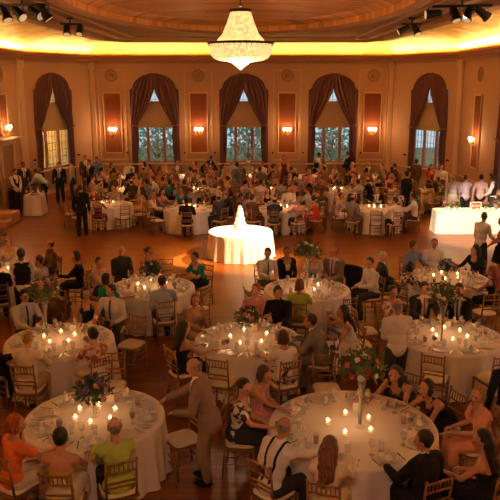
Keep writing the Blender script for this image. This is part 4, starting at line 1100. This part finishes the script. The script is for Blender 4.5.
# bare right table
sit('T7', 408, 298, 'sit_lap', 'f', 'top', 'pinkprint', 'cream', 'dark', 'short', 'dark haired woman in pink print top behind the bald standing man', 'the woman in pink print, bare right table', 1)
sit('T7', 432, 297, 'sit_up', 'm', 'suit', 'charcoal', 'red', 'dark', 'short', 'man in charcoal suit behind the tall flowers of bare right hand table', 'the man in charcoal suit behind flowers')
sit('T7', 455, 300, 'sit_up', 'm', 'suit', 'black', 'navy', 'brown', 'short', 'brown haired man in black suit behind the bare right hand table', 'the man in black suit, bare right table')
empty('T7', 437, 372, 'empty gold chair at front of the bare right hand table, left one')
empty('T7', 474, 368, 'empty gold chair at front of the bare right hand table, right one')
empty('T7', 374, 333, 'empty gold chair left of the standing bald man, farther one', d=1.62, turn=50)
empty('T7', 381, 346, 'empty gold chair left of the standing bald man, nearer one', d=1.5, turn=20)
# right table before head table
sit('T8', 404, 259, 'sit_lap', 'm', 'suit', 'charcoal', 'grey', 'white', 'short', 'white haired older man in charcoal suit, right table before head table', 'the white haired man in charcoal suit', 0, d=1.4)
sit('T8', 421, 250, 'sit_left', 'm', 'shirt', 'blue', 'charcoal', 'brown', 'short', 'man in blue shirt facing viewer, right table before head table', 'the man in blue shirt', 1)
sit('T8', 441, 252, 'sit_lap', 'm', 'shirt', 'white', 'charcoal', 'auburn', 'short', 'auburn haired man in white shirt, right table before head table', 'the auburn haired man in white shirt', 1)
sit('T8', 469, 252, 'sit_right', 'f', 'blouse', 'navy', 'navy', 'dark', 'long', 'long haired woman in navy blouse, right table before head table', 'the woman in navy blouse', 1)
sit('T8', 416, 266, 'sit_up', 'f', 'top', 'floral', 'silver', 'black', 'bob', 'black bobbed woman in floral top, back to viewer, right side', 'the black bobbed woman in floral top', 1)
sit('T8', 487, 270, 'sit_left', 'f', 'dress', 'black', 'black', 'red', 'long', 'red haired woman in black dress, right table before head table', 'the red haired woman in black dress', 1)
sit('T8', 494, 257, 'sit_left', 'm', 'shirt', 'lilac', 'charcoal', 'brown', 'short', 'man in lilac shirt at the right photo edge', 'the man in lilac shirt', 1, d=1.75)
empty('T8', 484, 312, 'empty gold chair at right photo edge, between the two right tables')
# left edge table
sit('T9', 28, 249, 'sit_lap', 'm', 'shirt', 'brown', 'charcoal', 'brown', 'bald', 'balding man in brown shirt behind the waiter, left photo edge table', 'the balding man in brown shirt', 1)
sit('T9', 44, 262, 'sit_left', 'f', 'top', 'silver', 'charcoal', 'dark', 'short', 'dark haired woman in silver top, left photo edge table', 'the woman in silver top at left', 1)
sit('T9', 57, 256, 'sit_left', 'f', 'blouse', 'black', 'black', 'dark', 'bob', 'dark bobbed woman in black blouse, left photo edge table', 'the woman in black blouse', 1, d=2.0)
sit('T9', 3, 298, 'sit_up', 'm', 'suit', 'black', 'white', 'black', 'short', 'man in black suit with back to viewer, left photo edge table', 'the man in black suit, left edge table', 1)
sit('T9', 6, 243, 'sit_up', 'f', 'blouse', 'cream', 'khaki', 'blonde', 'bob', 'blonde woman in cream blouse behind the left photo edge table', 'the blonde woman in cream blouse')

# ---- standing figures
def stand(px, py, deg, pose, sex, outfit, c0, c1, hair, st, label, skin=1, scale=1):
    p = at(px, py, 0); person(p.x, p.y, R(deg), pose, sex, outfit, c0, c1, hair, st, label, skin, None, scale)
stand(206, 482, 82, 'stand_serve', 'm', 'suit', 'taupe', 'white', 'grey', 'bald', 'older man in tan suit standing, reaching to the front left table', 1, .99)
stand(393, 402, 10, 'stand_front', 'm', 'shirt', 'white', 'charcoal', 'grey', 'bald', 'bald man in white shirt and dark trousers standing at bare right table', 1)
stand(501, 470, 5, 'stand', 'm', 'shirt', 'navy', 'khaki', 'dark', 'short', 'person in navy shirt and khaki trousers standing at the right photo edge', 1)
stand(27, 330, 12, 'stand_front', 'm', 'vest', 'black', 'black', 'black', 'short', 'waiter in black waistcoat and white shirt, back to viewer, left side', 2)
stand(83, 236, 5, 'stand', 'm', 'suit', 'black', 'black', 'dark', 'short', 'man in black suit standing on dance floor, back to viewer, left', 1)
stand(61, 203, 190, 'stand', 'm', 'suit', 'navy', 'charcoal', 'dark', 'short', 'man in navy suit standing below the yellow lit window', 1)
stand(73, 199, 100, 'stand', 'm', 'shirt', 'silver', 'charcoal', 'brown', 'short', 'slim man in pale shirt and dark trousers walking below left wall', 1)
stand(91, 199, 150, 'stand_front', 'm', 'suit', 'black', 'red', 'dark', 'short', 'man in black suit with red tie near the left pilaster', 1)
stand(87, 193, 200, 'stand', 'm', 'suit', 'brown', 'tan', 'brown', 'short', 'man in brown suit partly hidden near the left pilaster', 1)
stand(45, 206, 75, 'stand_bend', 'm', 'shirt', 'lightblue', 'black', 'brown', 'short', 'man in pale blue shirt bending over the small white buffet table', 1)
stand(37, 202, 20, 'stand_front', 'm', 'suit', 'tan', 'brown', 'grey', 'short', 'man in tan suit standing behind the small white buffet table', 1)
stand(18, 213, 230, 'stand_front', 'm', 'vest', 'black', 'black', 'black', 'short', 'barman in black waistcoat behind the black skirted bar', 1)
stand(26, 203, 215, 'stand', 'm', 'suit', 'charcoal', 'navy', 'dark', 'short', 'man in charcoal suit behind the barman', 2)
stand(479, 277, 300, 'stand_turn', 'm', 'shirttie', 'white', 'charcoal', 'brown', 'short', 'young man in white shirt and tie standing before the head table', 1)
stand(498, 279, 70, 'stand_front', 'f', 'strapless', 'black', 'black', 'auburn', 'bob', 'auburn haired woman in strapless black dress standing before the head table', 1)
stand(404, 219, 40, 'stand', 'm', 'suit', 'black', 'white', 'black', 'short', 'tall man in black suit standing among the far right tables', 1, 1.04)
stand(316, 188, 250, 'stand_serve', 'm', 'vest', 'black', 'black', 'black', 'short', 'waiter in black waistcoat serving under window right of chandelier', 2)
stand(347, 187, 100, 'stand_front', 'm', 'suit', 'black', 'navy', 'black', 'short', 'man in black suit below right edge of third window', 1)
stand(308, 210, 10, 'stand', 'f', 'blouse', 'pink', 'black', 'blonde', 'bob', 'blonde woman in pink blouse walking between the far tables', 1)
stand(206, 187, 240, 'stand_bend', 'm', 'suit', 'black', 'black', 'dark', 'short', 'man in black suit bending over under second sconce', 1)
stand(451, 221, 350, 'stand', 'm', 'shirt', 'silver', 'khaki', 'grey', 'short', 'man in silver shirt standing behind the head table, leftmost', 1)
stand(463, 222, 10, 'stand_front', 'm', 'shirt', 'lilac', 'black', 'brown', 'short', 'man in lilac shirt and black trousers standing behind head table', 1)
stand(478, 221, 345, 'stand', 'm', 'shirt', 'mauve', 'black', 'dark', 'short', 'man in mauve shirt standing behind the head table', 1)
stand(490, 222, 60, 'stand_front', 'm', 'vest', 'black', 'charcoal', 'dark', 'short', 'server in black waistcoat standing behind the head table, rightmost', 2)
stand(237, 203, 30, 'stand', 'm', 'suit', 'grey', 'black', 'dark', 'short', 'man in grey suit standing behind the wedding cake', 1)
stand(227, 206, 330, 'stand', 'f', 'top', 'peach', 'gold', 'blonde', 'long', 'long haired blonde woman in peach top standing behind the cake', 1)
stand(414, 198, 20, 'stand', 'm', 'suit', 'brown', 'cream' if 0 else 'gold', 'dark', 'short', 'man in brown suit standing below left edge of right corner window', 1)
stand(429, 203, 200, 'stand_front', 'f', 'top', 'red', 'black', 'dark', 'long', 'woman in red top and black skirt standing below right corner window', 1)
stand(439, 206, 160, 'stand_turn', 'm', 'shirt', 'white', 'charcoal', 'brown', 'short', 'man in white shirt standing below right edge of right corner window', 0)
stand(98, 195, 170, 'stand', 'm', 'shirt', 'blue', 'charcoal', 'dark', 'short', 'man in blue shirt standing below leftmost sconce', 1)
stand(284, 190, 150, 'stand_turn', 'f', 'dress', 'burgundy', 'burgundy', 'dark', 'bob', 'woman in burgundy dress standing below third sconce', 1)
# ================================================================== FAR TABLES AND CROWD
FAR = [('FA', 107, 204, 'leftmost table beyond the dance floor', 4), ('FB', 190, 208, 'table behind the cake, left', 4), ('FC', 282, 208, 'table behind the cake, right', 4), ('FD', 376, 208, 'rightmost table beyond the dance floor', 4),
       ('FE', 125, 190, 'middle row table left of first window', 3), ('FF', 196, 190, 'middle row table below second sconce', 3), ('FG', 267, 190, 'middle row table left of third sconce', 3), ('FH', 338, 190, 'middle row table below third window', 3), ('FI', 411, 191, 'middle row table near right corner window', 3),
       ('FN', 122, 177, 'back row table below leftmost sconce', 2), ('FK', 184, 176.5, 'back row table below second sconce', 2), ('FP', 246, 176.5, 'back row table below the chandelier', 2), ('FL', 307, 176.5, 'back row table right of third sconce', 2), ('FM', 367, 177, 'back row table below fourth sconce', 2)]
for key, px, py, nm, cnd in FAR:
    flow = {'FF': ('low', ('white', 'pink')), 'FG': ('low', ('white', 'red')), 'FD': ('tiny', ('white', 'pink')), 'FH': ('low', ('white', 'purple')), 'FA': ('tiny', ('pink', 'white')), 'FI': ('low', ('white', 'red'))}.get(key, (None, ()))
    table(key, px, py, .9, nm, 8, 0, flow[0], flow[1], cnd+1, .22)
WANDER = 1
rnd = random.Random(11)
MW = [('m', 'suit', 'black'), ('m', 'suit', 'navy'), ('m', 'suit', 'charcoal'), ('m', 'suit', 'grey'), ('m', 'shirt', 'white'), ('m', 'shirt', 'lightblue'), ('m', 'suit', 'brown'), ('m', 'shirt', 'silver'), ('m', 'suit', 'tan'),
      ('f', 'dress', 'black'), ('f', 'dress', 'red'), ('f', 'blouse', 'pink'), ('f', 'top', 'teal'), ('f', 'blouse', 'cream'), ('f', 'dress', 'peach'), ('f', 'top', 'olive'), ('f', 'strapless', 'burgundy'), ('f', 'blouse', 'lilac'), ('f', 'top', 'floral'), ('f', 'dress', 'blue'), ('f', 'blouse', 'gold'), ('f', 'dress', 'maroon')]
GN = {'suit': 'suit', 'shirt': 'shirt', 'dress': 'dress', 'blouse': 'blouse', 'top': 'top', 'strapless': 'strapless dress'}
sit('FB', 186, 204, 'sit_up', 'm', 'suit', 'black', 'white', 'black', 'short', 'black suited man with back to viewer, left of the wedding cake', 'black suited man left of the cake', 1)
sit('FD', 398, 203, 'sit_left', 'm', 'shirt', 'white', 'black', 'dark', 'short', 'man in bright white shirt, front right side of rightmost dance floor table', 'the man in bright white shirt, far right', 1)
SPOSE = ['sit_up', 'sit_lean', 'sit_lap', 'sit_left', 'sit_right', 'sit_chin']
for key, px, py, nm, cnd in FAR:
    T = TABS[key]; pool = MW[:]; rnd.shuffle(pool); off = rnd.uniform(0, .3)
    front = key in ('FA', 'FB', 'FC', 'FD')
    ne = 0
    for k_ in range(10):
        a = 2*PI*k_/10+off; sn = math.sin(a)
        x, y, rz = T['x']+math.cos(a)*(T['R']+.40), T['y']+math.sin(a)*(T['R']+.40), a+PI/2
        if not free(x, y, COCC, .5): continue
        if any(math.hypot(x-q['x'], y-q['y']) < q['R']+.28 for q in TABS.values()): continue
        vac = not free(x, y, OCC, .55) or rnd.random() < (.5 if front and sn < -.2 else .06)
        if vac:
            chair(x, y, rz, 'empty gold chair at the '+nm, 'empty chairs at the '+nm); continue
        sx, of, col = pool.pop()
        hair = rnd.choice(['dark', 'brown', 'dark', 'grey', 'black'] if sx == 'm' else ['dark', 'brown', 'blonde', 'auburn', 'dark'])
        st = rnd.choice(['short', 'short', 'short', 'bald'] if sx == 'm' else ['bob', 'long', 'short', 'bun'])
        who = ('man' if sx == 'm' else 'woman')+' in '+CNAME.get(col, col)+' '+GN[of]
        c1 = {'suit': rnd.choice(['red', 'navy', 'silver']), 'shirt': 'charcoal'}.get(of, col if of in ('dress', 'strapless') else rnd.choice(['black', 'cream', 'charcoal']))
        person(x, y, rz+R(rnd.uniform(-8, 8)), rnd.choice(SPOSE), sx, of, col, c1, hair, st, HNAME[hair]+' '+who+', '+nm, rnd.choice([0, 1, 1]), 'guests seated at the '+nm)
        chair(x, y, rz, 'gold chair of %s, %s' % (who.replace('black and white ', ''), nm), 'gold ballroom chairs')

# ================================================================== CAKE, HEAD TABLE, BAR
c = at(240.5, 231, .762)
T = dict(x=c.x, y=c.y)
CAKE = c
t = thing('round_table', 'round folding table hidden beneath the cake table cloth', 'table', (c.x, c.y, 0)); tm, lm = table_mesh(.93); link('tabletop', tm, None, t)
for a in range(4): l = link('leg', lm, None, t); l.location = (.5*math.cos(a*PI/2+.7), .5*math.sin(a*PI/2+.7), 0)
simple('tablecloth', cloth_mesh(.93), (c.x, c.y, 0), 1, 'brilliantly lit white floor length tablecloth under the wedding cake', 'tablecloth', 'white round tablecloths')
ck = thing('wedding_cake', 'tall tiered white wedding cake glowing on its own round table', 'cake', (c.x-.02, c.y+.30, .762)); ck.scale = (.9, .9, 1.12)
bm = bmesh.new(); lathe(bm, [(0, 0), (.20, 0), (.21, .02), (0, .02)], 32); obj('cake_board', bm, M_silver, ck, True)
for r_, z0, z1 in ((.2, .02, .17), (.155, .17, .31), (.115, .31, .44), (.08, .44, .55)):
    bm = bmesh.new(); lathe(bm, [(0, z0), (r_, z0), (r_, z1-.01), (r_-.01, z1), (0, z1)], 32)
    for a in range(28):
        t_ = a*2*PI/28; ball(bm, (r_*math.cos(t_), r_*math.sin(t_), z0+.012), .013, 4)
    obj('cake_tier', bm, M_frost, ck, True)
bm = bmesh.new()
for i in range(9): ball(bm, (.03*math.cos(i*.7), .03*math.sin(i*.7), .575+.012*(i % 3)), .024, 5)
obj('cake_topper', bm, PET['white'], ck, True)

# long head table with skirt
def long_cloth(name, x0, x1, y0, y1, m, label, cat, H=.762, amp=.03, rot=0, grp=None):
    bm = bmesh.new(); rr = .22; pts = []
    def corner(cx_, cy_, a0):
        for i in range(9): pts.append((cx_+rr*math.cos(a0+i*PI/16), cy_+rr*math.sin(a0+i*PI/16)))
    def edge(xa, ya, xb, yb):
        n = max(2, int(math.hypot(xb-xa, yb-ya)/.03))
        for i in range(1, n): pts.append((xa+(xb-xa)*i/n, ya+(yb-ya)*i/n))
    corner(x1-rr, y1-rr, 0); edge(x1-rr, y1, x0+rr, y1); corner(x0+rr, y1-rr, PI/2); edge(x0, y1-rr, x0, y0+rr); corner(x0+rr, y0+rr, PI); edge(x0+rr, y0, x1-rr, y0); corner(x1-rr, y0+rr, -PI/2); edge(x1, y0+rr, x1, y1-rr)
    n = len(pts); rings = []; cx_, cy_ = (x0+x1)/2, (y0+y1)/2
    for z, q in ((H, 0), (H-.005, .1), (H-.2, .35), (H*.4, .7), (.01, 1)):
        ring = []
        for i, (x, y) in enumerate(pts):
            p0, p1 = pts[i-1], pts[(i+1) % n]; nx, ny = p1[1]-p0[1], -(p1[0]-p0[0]); L = math.hypot(nx, ny) or 1
            w = (math.sin(i*.75)+.6*math.sin(i*.31+1))*amp*.6*q+.05*q
            ring.append(bm.verts.new((x-cx_+nx/L*w, y-cy_+ny/L*w, z)))
        rings.append(ring)
    for a, b in zip(rings, rings[1:]):
        for i in range(n): bm.faces.new((a[i], a[(i+1) % n], b[(i+1) % n], b[i]))
    bm.faces.new(rings[0])
    o = obj(name, bm, m, None, False); o.location = (cx_, cy_, 0); o.rotation_euler = (0, 0, rot); tag(o, label, cat, grp); return o
def trestle(x0, x1, y0, y1, label, H=.755):
    r = thing('trestle_table', label, 'table', ((x0+x1)/2, (y0+y1)/2, 0))
    w, d = x1-x0-.06, y1-y0-.06
    bm = bmesh.new(); box(bm, (0, 0, H-.02), (w, d, .03)); obj('tabletop', bm, mat('plywood', (0, 0, 0)), r)
    for sx in (-1, 1):
        for sy in (-1, 1): bm = bmesh.new(); cyl(bm, (sx*(w/2-.2), sy*(d/2-.1), 0), (sx*(w/2-.2), sy*(d/2-.1), H-.03), .02); obj('leg', bm, M_black, r)
HT = at(436, 212, .762); hx0, hy0 = HT.x+.05, HT.y
hx1 = XR-.25; hy1 = hy0+.85
trestle(hx0, hx1, hy0, hy1, 'long folding table hidden beneath the head table cloth')
long_cloth('table_skirt_cloth', hx0, hx1, hy0, hy1, M_cloth, 'brightly spotlit white cloth skirting the long head table at right', 'tablecloth')
sg = thing('framed_sign', 'small red sign in white frame standing on the long head table', 'sign', (at(471, 208, .762).x, hy0+.3, .762), R(5))
bm = bmesh.new(); box(bm, (0, 0, .16), (.36, .02, .22)); obj('board', bm, PET['red'], sg)
bm = bmesh.new()
for s in (-1, 1): box(bm, (s*.18, -.008, .16), (.03, .03, .26)); box(bm, (0, -.008, .16+s*.12), (.39, .03, .03)); box(bm, (s*.12, .03, .02), (.03, .12, .04))
for x in (-.1, 0, .1): box(bm, (x, -.012, .16), (.06, .012, .012)); box(bm, (x-.025, -.012, .16), (.012, .012, .10)); box(bm, (x+.025, -.012, .16), (.012, .012, .10))
obj('frame', bm, mat('sign_white', (.85, .75, .62), .5), sg)
for i in range(12):
    x = hx0+.25+i*(hx1-hx0-.5)/11
    r = thing('votive_candle', 'lit votive candle in clear glass along the long head table', 'candle', (x, hy0+.16+.08*(i % 2), .762), 0, 'candles on the long head table')
    link('glass_holder', ME_hold, None, r); link('wax', ME_wax, None, r); link('flame', ME_flame, None, r)
for i in range(6):
    x = hx0+.45+i*(hx1-hx0-.9)/5
    if abs(x-sg.location.x) < .28: continue
    centrepiece(dict(x=x, y=hy0+.55, name='long head table'), 'tiny', ('red', 'pink', 'purple'))
# bar at left: black skirted bar and small white buffet table
P0 = at(20, 213, .0)
bx0, by0 = XL+.35, at(4, 212, 0).y
bx1 = at(21, 212, 0).x-.1
trestle(bx0, bx1, by0, by0+.8, 'folding table hidden beneath the black bar skirt', .9)
long_cloth('bar_skirt', bx0, bx1, by0, by0+.8, M_dark, 'black skirted bar at the left photo edge', 'bar', .92)
w0 = at(21, 216, 0); w1 = at(45, 214, 0)
trestle(w0.x+.1, w1.x-.05, w0.y, w0.y+.95, 'folding table hidden beneath the small buffet cloth')
long_cloth('buffet_cloth', w0.x+.1, w1.x-.05, w0.y, w0.y+.95, M_cloth, 'small white clothed buffet table beside the black bar', 'tablecloth')
bc = ((w0.x+w1.x)/2, w0.y+.5)
for i, (dx_, dy_) in enumerate(((-.3, .1), (-.1, .25), (.12, .15), (.3, .2))):
    b = thing('bottle', ['dark green wine bottle', 'dark brown wine bottle', 'clear pale bottle', 'short amber bottle'][i]+' on the small buffet table', 'bottle', (bc[0]+dx_, bc[1]+dy_, .762), 0, 'bottles on the buffet')
    hh = (.3, .28, .3, .2)[i]
    link('bottle_glass', mk('bottle', lambda q: lathe(q, [(0, 0), (.037, 0), (.037, hh*.6), (.014, hh*.75), (.013, hh), (0, hh)], 14), mat('bottle_%d' % i, [(.02, .06, .02), (.05, .02, .01), (.6, .6, .5), (.4, .15, .03)][i], .1)), None, b)
    link('label', mk('label', lambda q: lathe(q, [(.0375, hh*.2), (.0385, hh*.2), (.0385, hh*.45), (.0375, hh*.45)], 14), mat('white_card', (0, 0, 0))), None, b)
tr = thing('serving_tray', 'silver tray of small white plates on the small buffet table', 'tray', (bc[0]+.1, bc[1]-.2, .762))
bm = bmesh.new(); lathe(bm, [(0, .004), (.2, .004), (.22, .02), (.215, .022), (.19, .01), (0, .01)], 24); obj('tray_rim', bm, M_silver, tr, True)
simple('plate_stack', mk('plate_stack', lambda b: [lathe(b, [(0, .01+.012*i), (.09, .012+.012*i), (.11, .02+.012*i), (.09, .02+.012*i), (0, .016+.012*i)], 20) for i in range(6)], M_china), (bc[0]+.1, bc[1]-.2, .762), 0, 'stack of white plates on the silver tray', 'plates', None)
stp = at(2, 224, .0); bm = bmesh.new(); box(bm, (0, 0, .1), (1.2, 1.5, .2)); box(bm, (0, .3, .3), (1.2, .9, .2))
o = obj('wooden_step', bm, mat('step_wood', (.4, .22, .1), .5), None, bevel=.01); o.location = (XL+.75, stp.y, 0); tag(o, 'low two tread wooden step against the left wall', 'step')

# jackets / wraps / bags hanging on chairs near tables
def drape(name, px, py, h, tk, label, cat, m, w=.44, d=None):
    T = TABS[tk]; x, y, rz = seat_pose(T, px, py, .95, d)
    Mx = Matrix.Translation((x, y, 0)) @ Matrix.Rotation(rz, 4, 'Z')
    bm = bmesh.new(); g = []
    prof = [(-.205, .93-h*.45), (-.212, .80), (-.225, .935), (-.245, .962), (-.272, .94), (-.285, .8), (-.30, .93-h*.6), (-.31, .93-h)]
    for j, (yy, z) in enumerate(prof):
        row = []
        for i in range(17):
            u = i/16*2-1; row.append(bm.verts.new(Mx @ Vector((u*w/2*(1+.08*math.sin(j*1.3)), yy+(.012*math.sin(i*1.7+j) if j > 3 else 0), z-.02*u*u+(.02*math.sin(i*1.1) if j == 7 else 0)))))
        g.append(row)
    for a, b in zip(g, g[1:]):
        for i in range(16): bm.faces.new((a[i], a[i+1], b[i+1], b[i]))
    o = obj(name, bm, m, None, True); s = o.modifiers.new('s', 'SOLIDIFY'); s.thickness = .012; tag(o, label, cat)
drape('suit_jacket', 352, 266, .62, 'T5', 'navy suit jacket hung over the chair of the man in white shirt', 'jacket', F('navy'), .46, 1.45)
drape('shawl', 274, 332, .55, 'T4', 'black and white floral wrap hung over the chair at the centre table', 'shawl', MATS['fabric_floral'])
for tk, cx, cy, who in (('T5', 335, 309, ''),):
    pass

bpy.data.scenes.remove(TMP)
# ================================================================== LIGHTS
def area(name, loc, rot, sx, sy, e, col, spread=None):
    l = bpy.data.lights.new(name, 'AREA'); l.shape = 'RECTANGLE'; l.size = sx; l.size_y = sy; l.energy = e; l.color = col
    o = bpy.data.objects.new(name, l); COL.objects.link(o); o.location = loc; o.rotation_euler = rot; return o
def pt(name, loc, e, col, rad=.06):
    l = bpy.data.lights.new(name, 'POINT'); l.energy = e; l.color = col; l.shadow_soft_size = rad
    o = bpy.data.objects.new(name, l); COL.objects.link(o); o.location = loc; return o
def spot(name, loc, tgt, e, col, ang, blend=.4, rad=.08):
    l = bpy.data.lights.new(name, 'SPOT'); l.energy = e; l.color = col; l.spot_size = R(ang); l.spot_blend = blend; l.shadow_soft_size = rad
    o = bpy.data.objects.new(name, l); COL.objects.link(o); o.location = loc; o.rotation_euler = (Vector(tgt)-Vector(loc)).to_track_quat('-Z', 'Y').to_euler(); return o
WARM = (1, .58, .30); GOLD = (1, .63, .19)
COVE = 36   # watts per metre
def strip(p, d, L, tilt, w, n):
    # lies in the trough at height 6.24 along wall direction d, facing up and slightly into the room
    d = Vector(d).normalized(); inn = Vector((d.y, -d.x, 0)); nrm = (Vector((0, 0, 1))*math.cos(tilt)+inn*math.sin(tilt))
    z = -nrm; x = d; y = z.cross(x); m = Matrix((x, y, z)).transposed()
    c_ = Vector(p)+d*L/2+inn*.40+Vector((0, 0, 6.205))
    o = area(n, c_, (0, 0, 0), L-.4, .08, w*L, GOLD); o.rotation_euler = m.to_euler()
strip((CX-HW, YW, 0), (1, 0, 0), 2*HW, .1, COVE*.6, 'cove_light')
strip((XL, YW-CH, 0), (CHX, CH, 0), c45, .2, COVE*.9, 'cove_light')
strip((CX+HW, YW, 0), (CHX, -CH, 0), c45, .2, COVE*.9, 'cove_light')
strip((XL, YB, 0), (0, 1, 0), LS, .5, COVE*1.5, 'cove_light')
strip((XR, YW-CH, 0), (0, -1, 0), LS, .5, COVE*1.5, 'cove_light')
for p in lights_w: pt('sconce_light', p, 44, (1, .46, .16), .08)
for yy in (4, 10, 16, 22): pt('sconce_light', (XL+.5, yy, 2.66), 18, (1, .5, .26), .1); pt('sconce_light', (XR-.5, yy, 2.66), 18, (1, .5, .26), .1)
pt('chandelier_light', (-.25, 19.6, 6.45), 240, (1, .62, .34), .2)
pt('chandelier_light', (-.25, 19.6, 5.25), 330, (1, .60, .38), .4)
pt('chandelier_light', (-.25, 2.1, 5.2), 215, (1, .60, .42), .4)  # fill for the near tables, from the added unseen chandelier
pt('chandelier_light', (-.25, 2.1, 6.45), 110, (1, .62, .38), .2)  # upper fill lamp of the same added chandelier
for x, y, z, d in LP: pt('candle_light', (x, y, 1.02), 1.9 if d else 2.4, (1, .52, .26), .16)
spot('stage_spot', (S3.x-.2, S3.y, 6.5), (CAKE.x, CAKE.y+.1, .9), 42000, (1, .84, .66), 12, .3)
spot('stage_spot', (S2.x+.2, S2.y, 6.5), (CAKE.x, CAKE.y, .8), 30000, (1, .84, .66), 12, .3)
spot('stage_spot', (S4.x-.8, S4.y-.3, 6.4), (CAKE.x, CAKE.y-.4, .2), 17000, (1, .66, .32), 26, .8)
spot('stage_spot', (S4.x, S4.y-.2, 6.4), ((hx0+hx1)/2+.3, hy0-.2, .5), 14000, (1, .80, .52), 27, .4)
pt('neighbour_lamp', (-11.4, 35.0, 2.6), 330, (1, .60, .16), .2)

# ================================================================== WORLD
w = bpy.data.worlds.new('world'); S.world = w; w.use_nodes = True; nt = w.node_tree
bg = nt.nodes['Background']; bg.inputs[0].default_value = (.60, .84, .95, 1); bg.inputs[1].default_value = 1.15
S.view_settings.view_transform = 'Standard'; S.view_settings.look = 'None'; S.view_settings.gamma = 1
S.view_settings.use_curve_mapping = False; S.view_settings.exposure = -.13
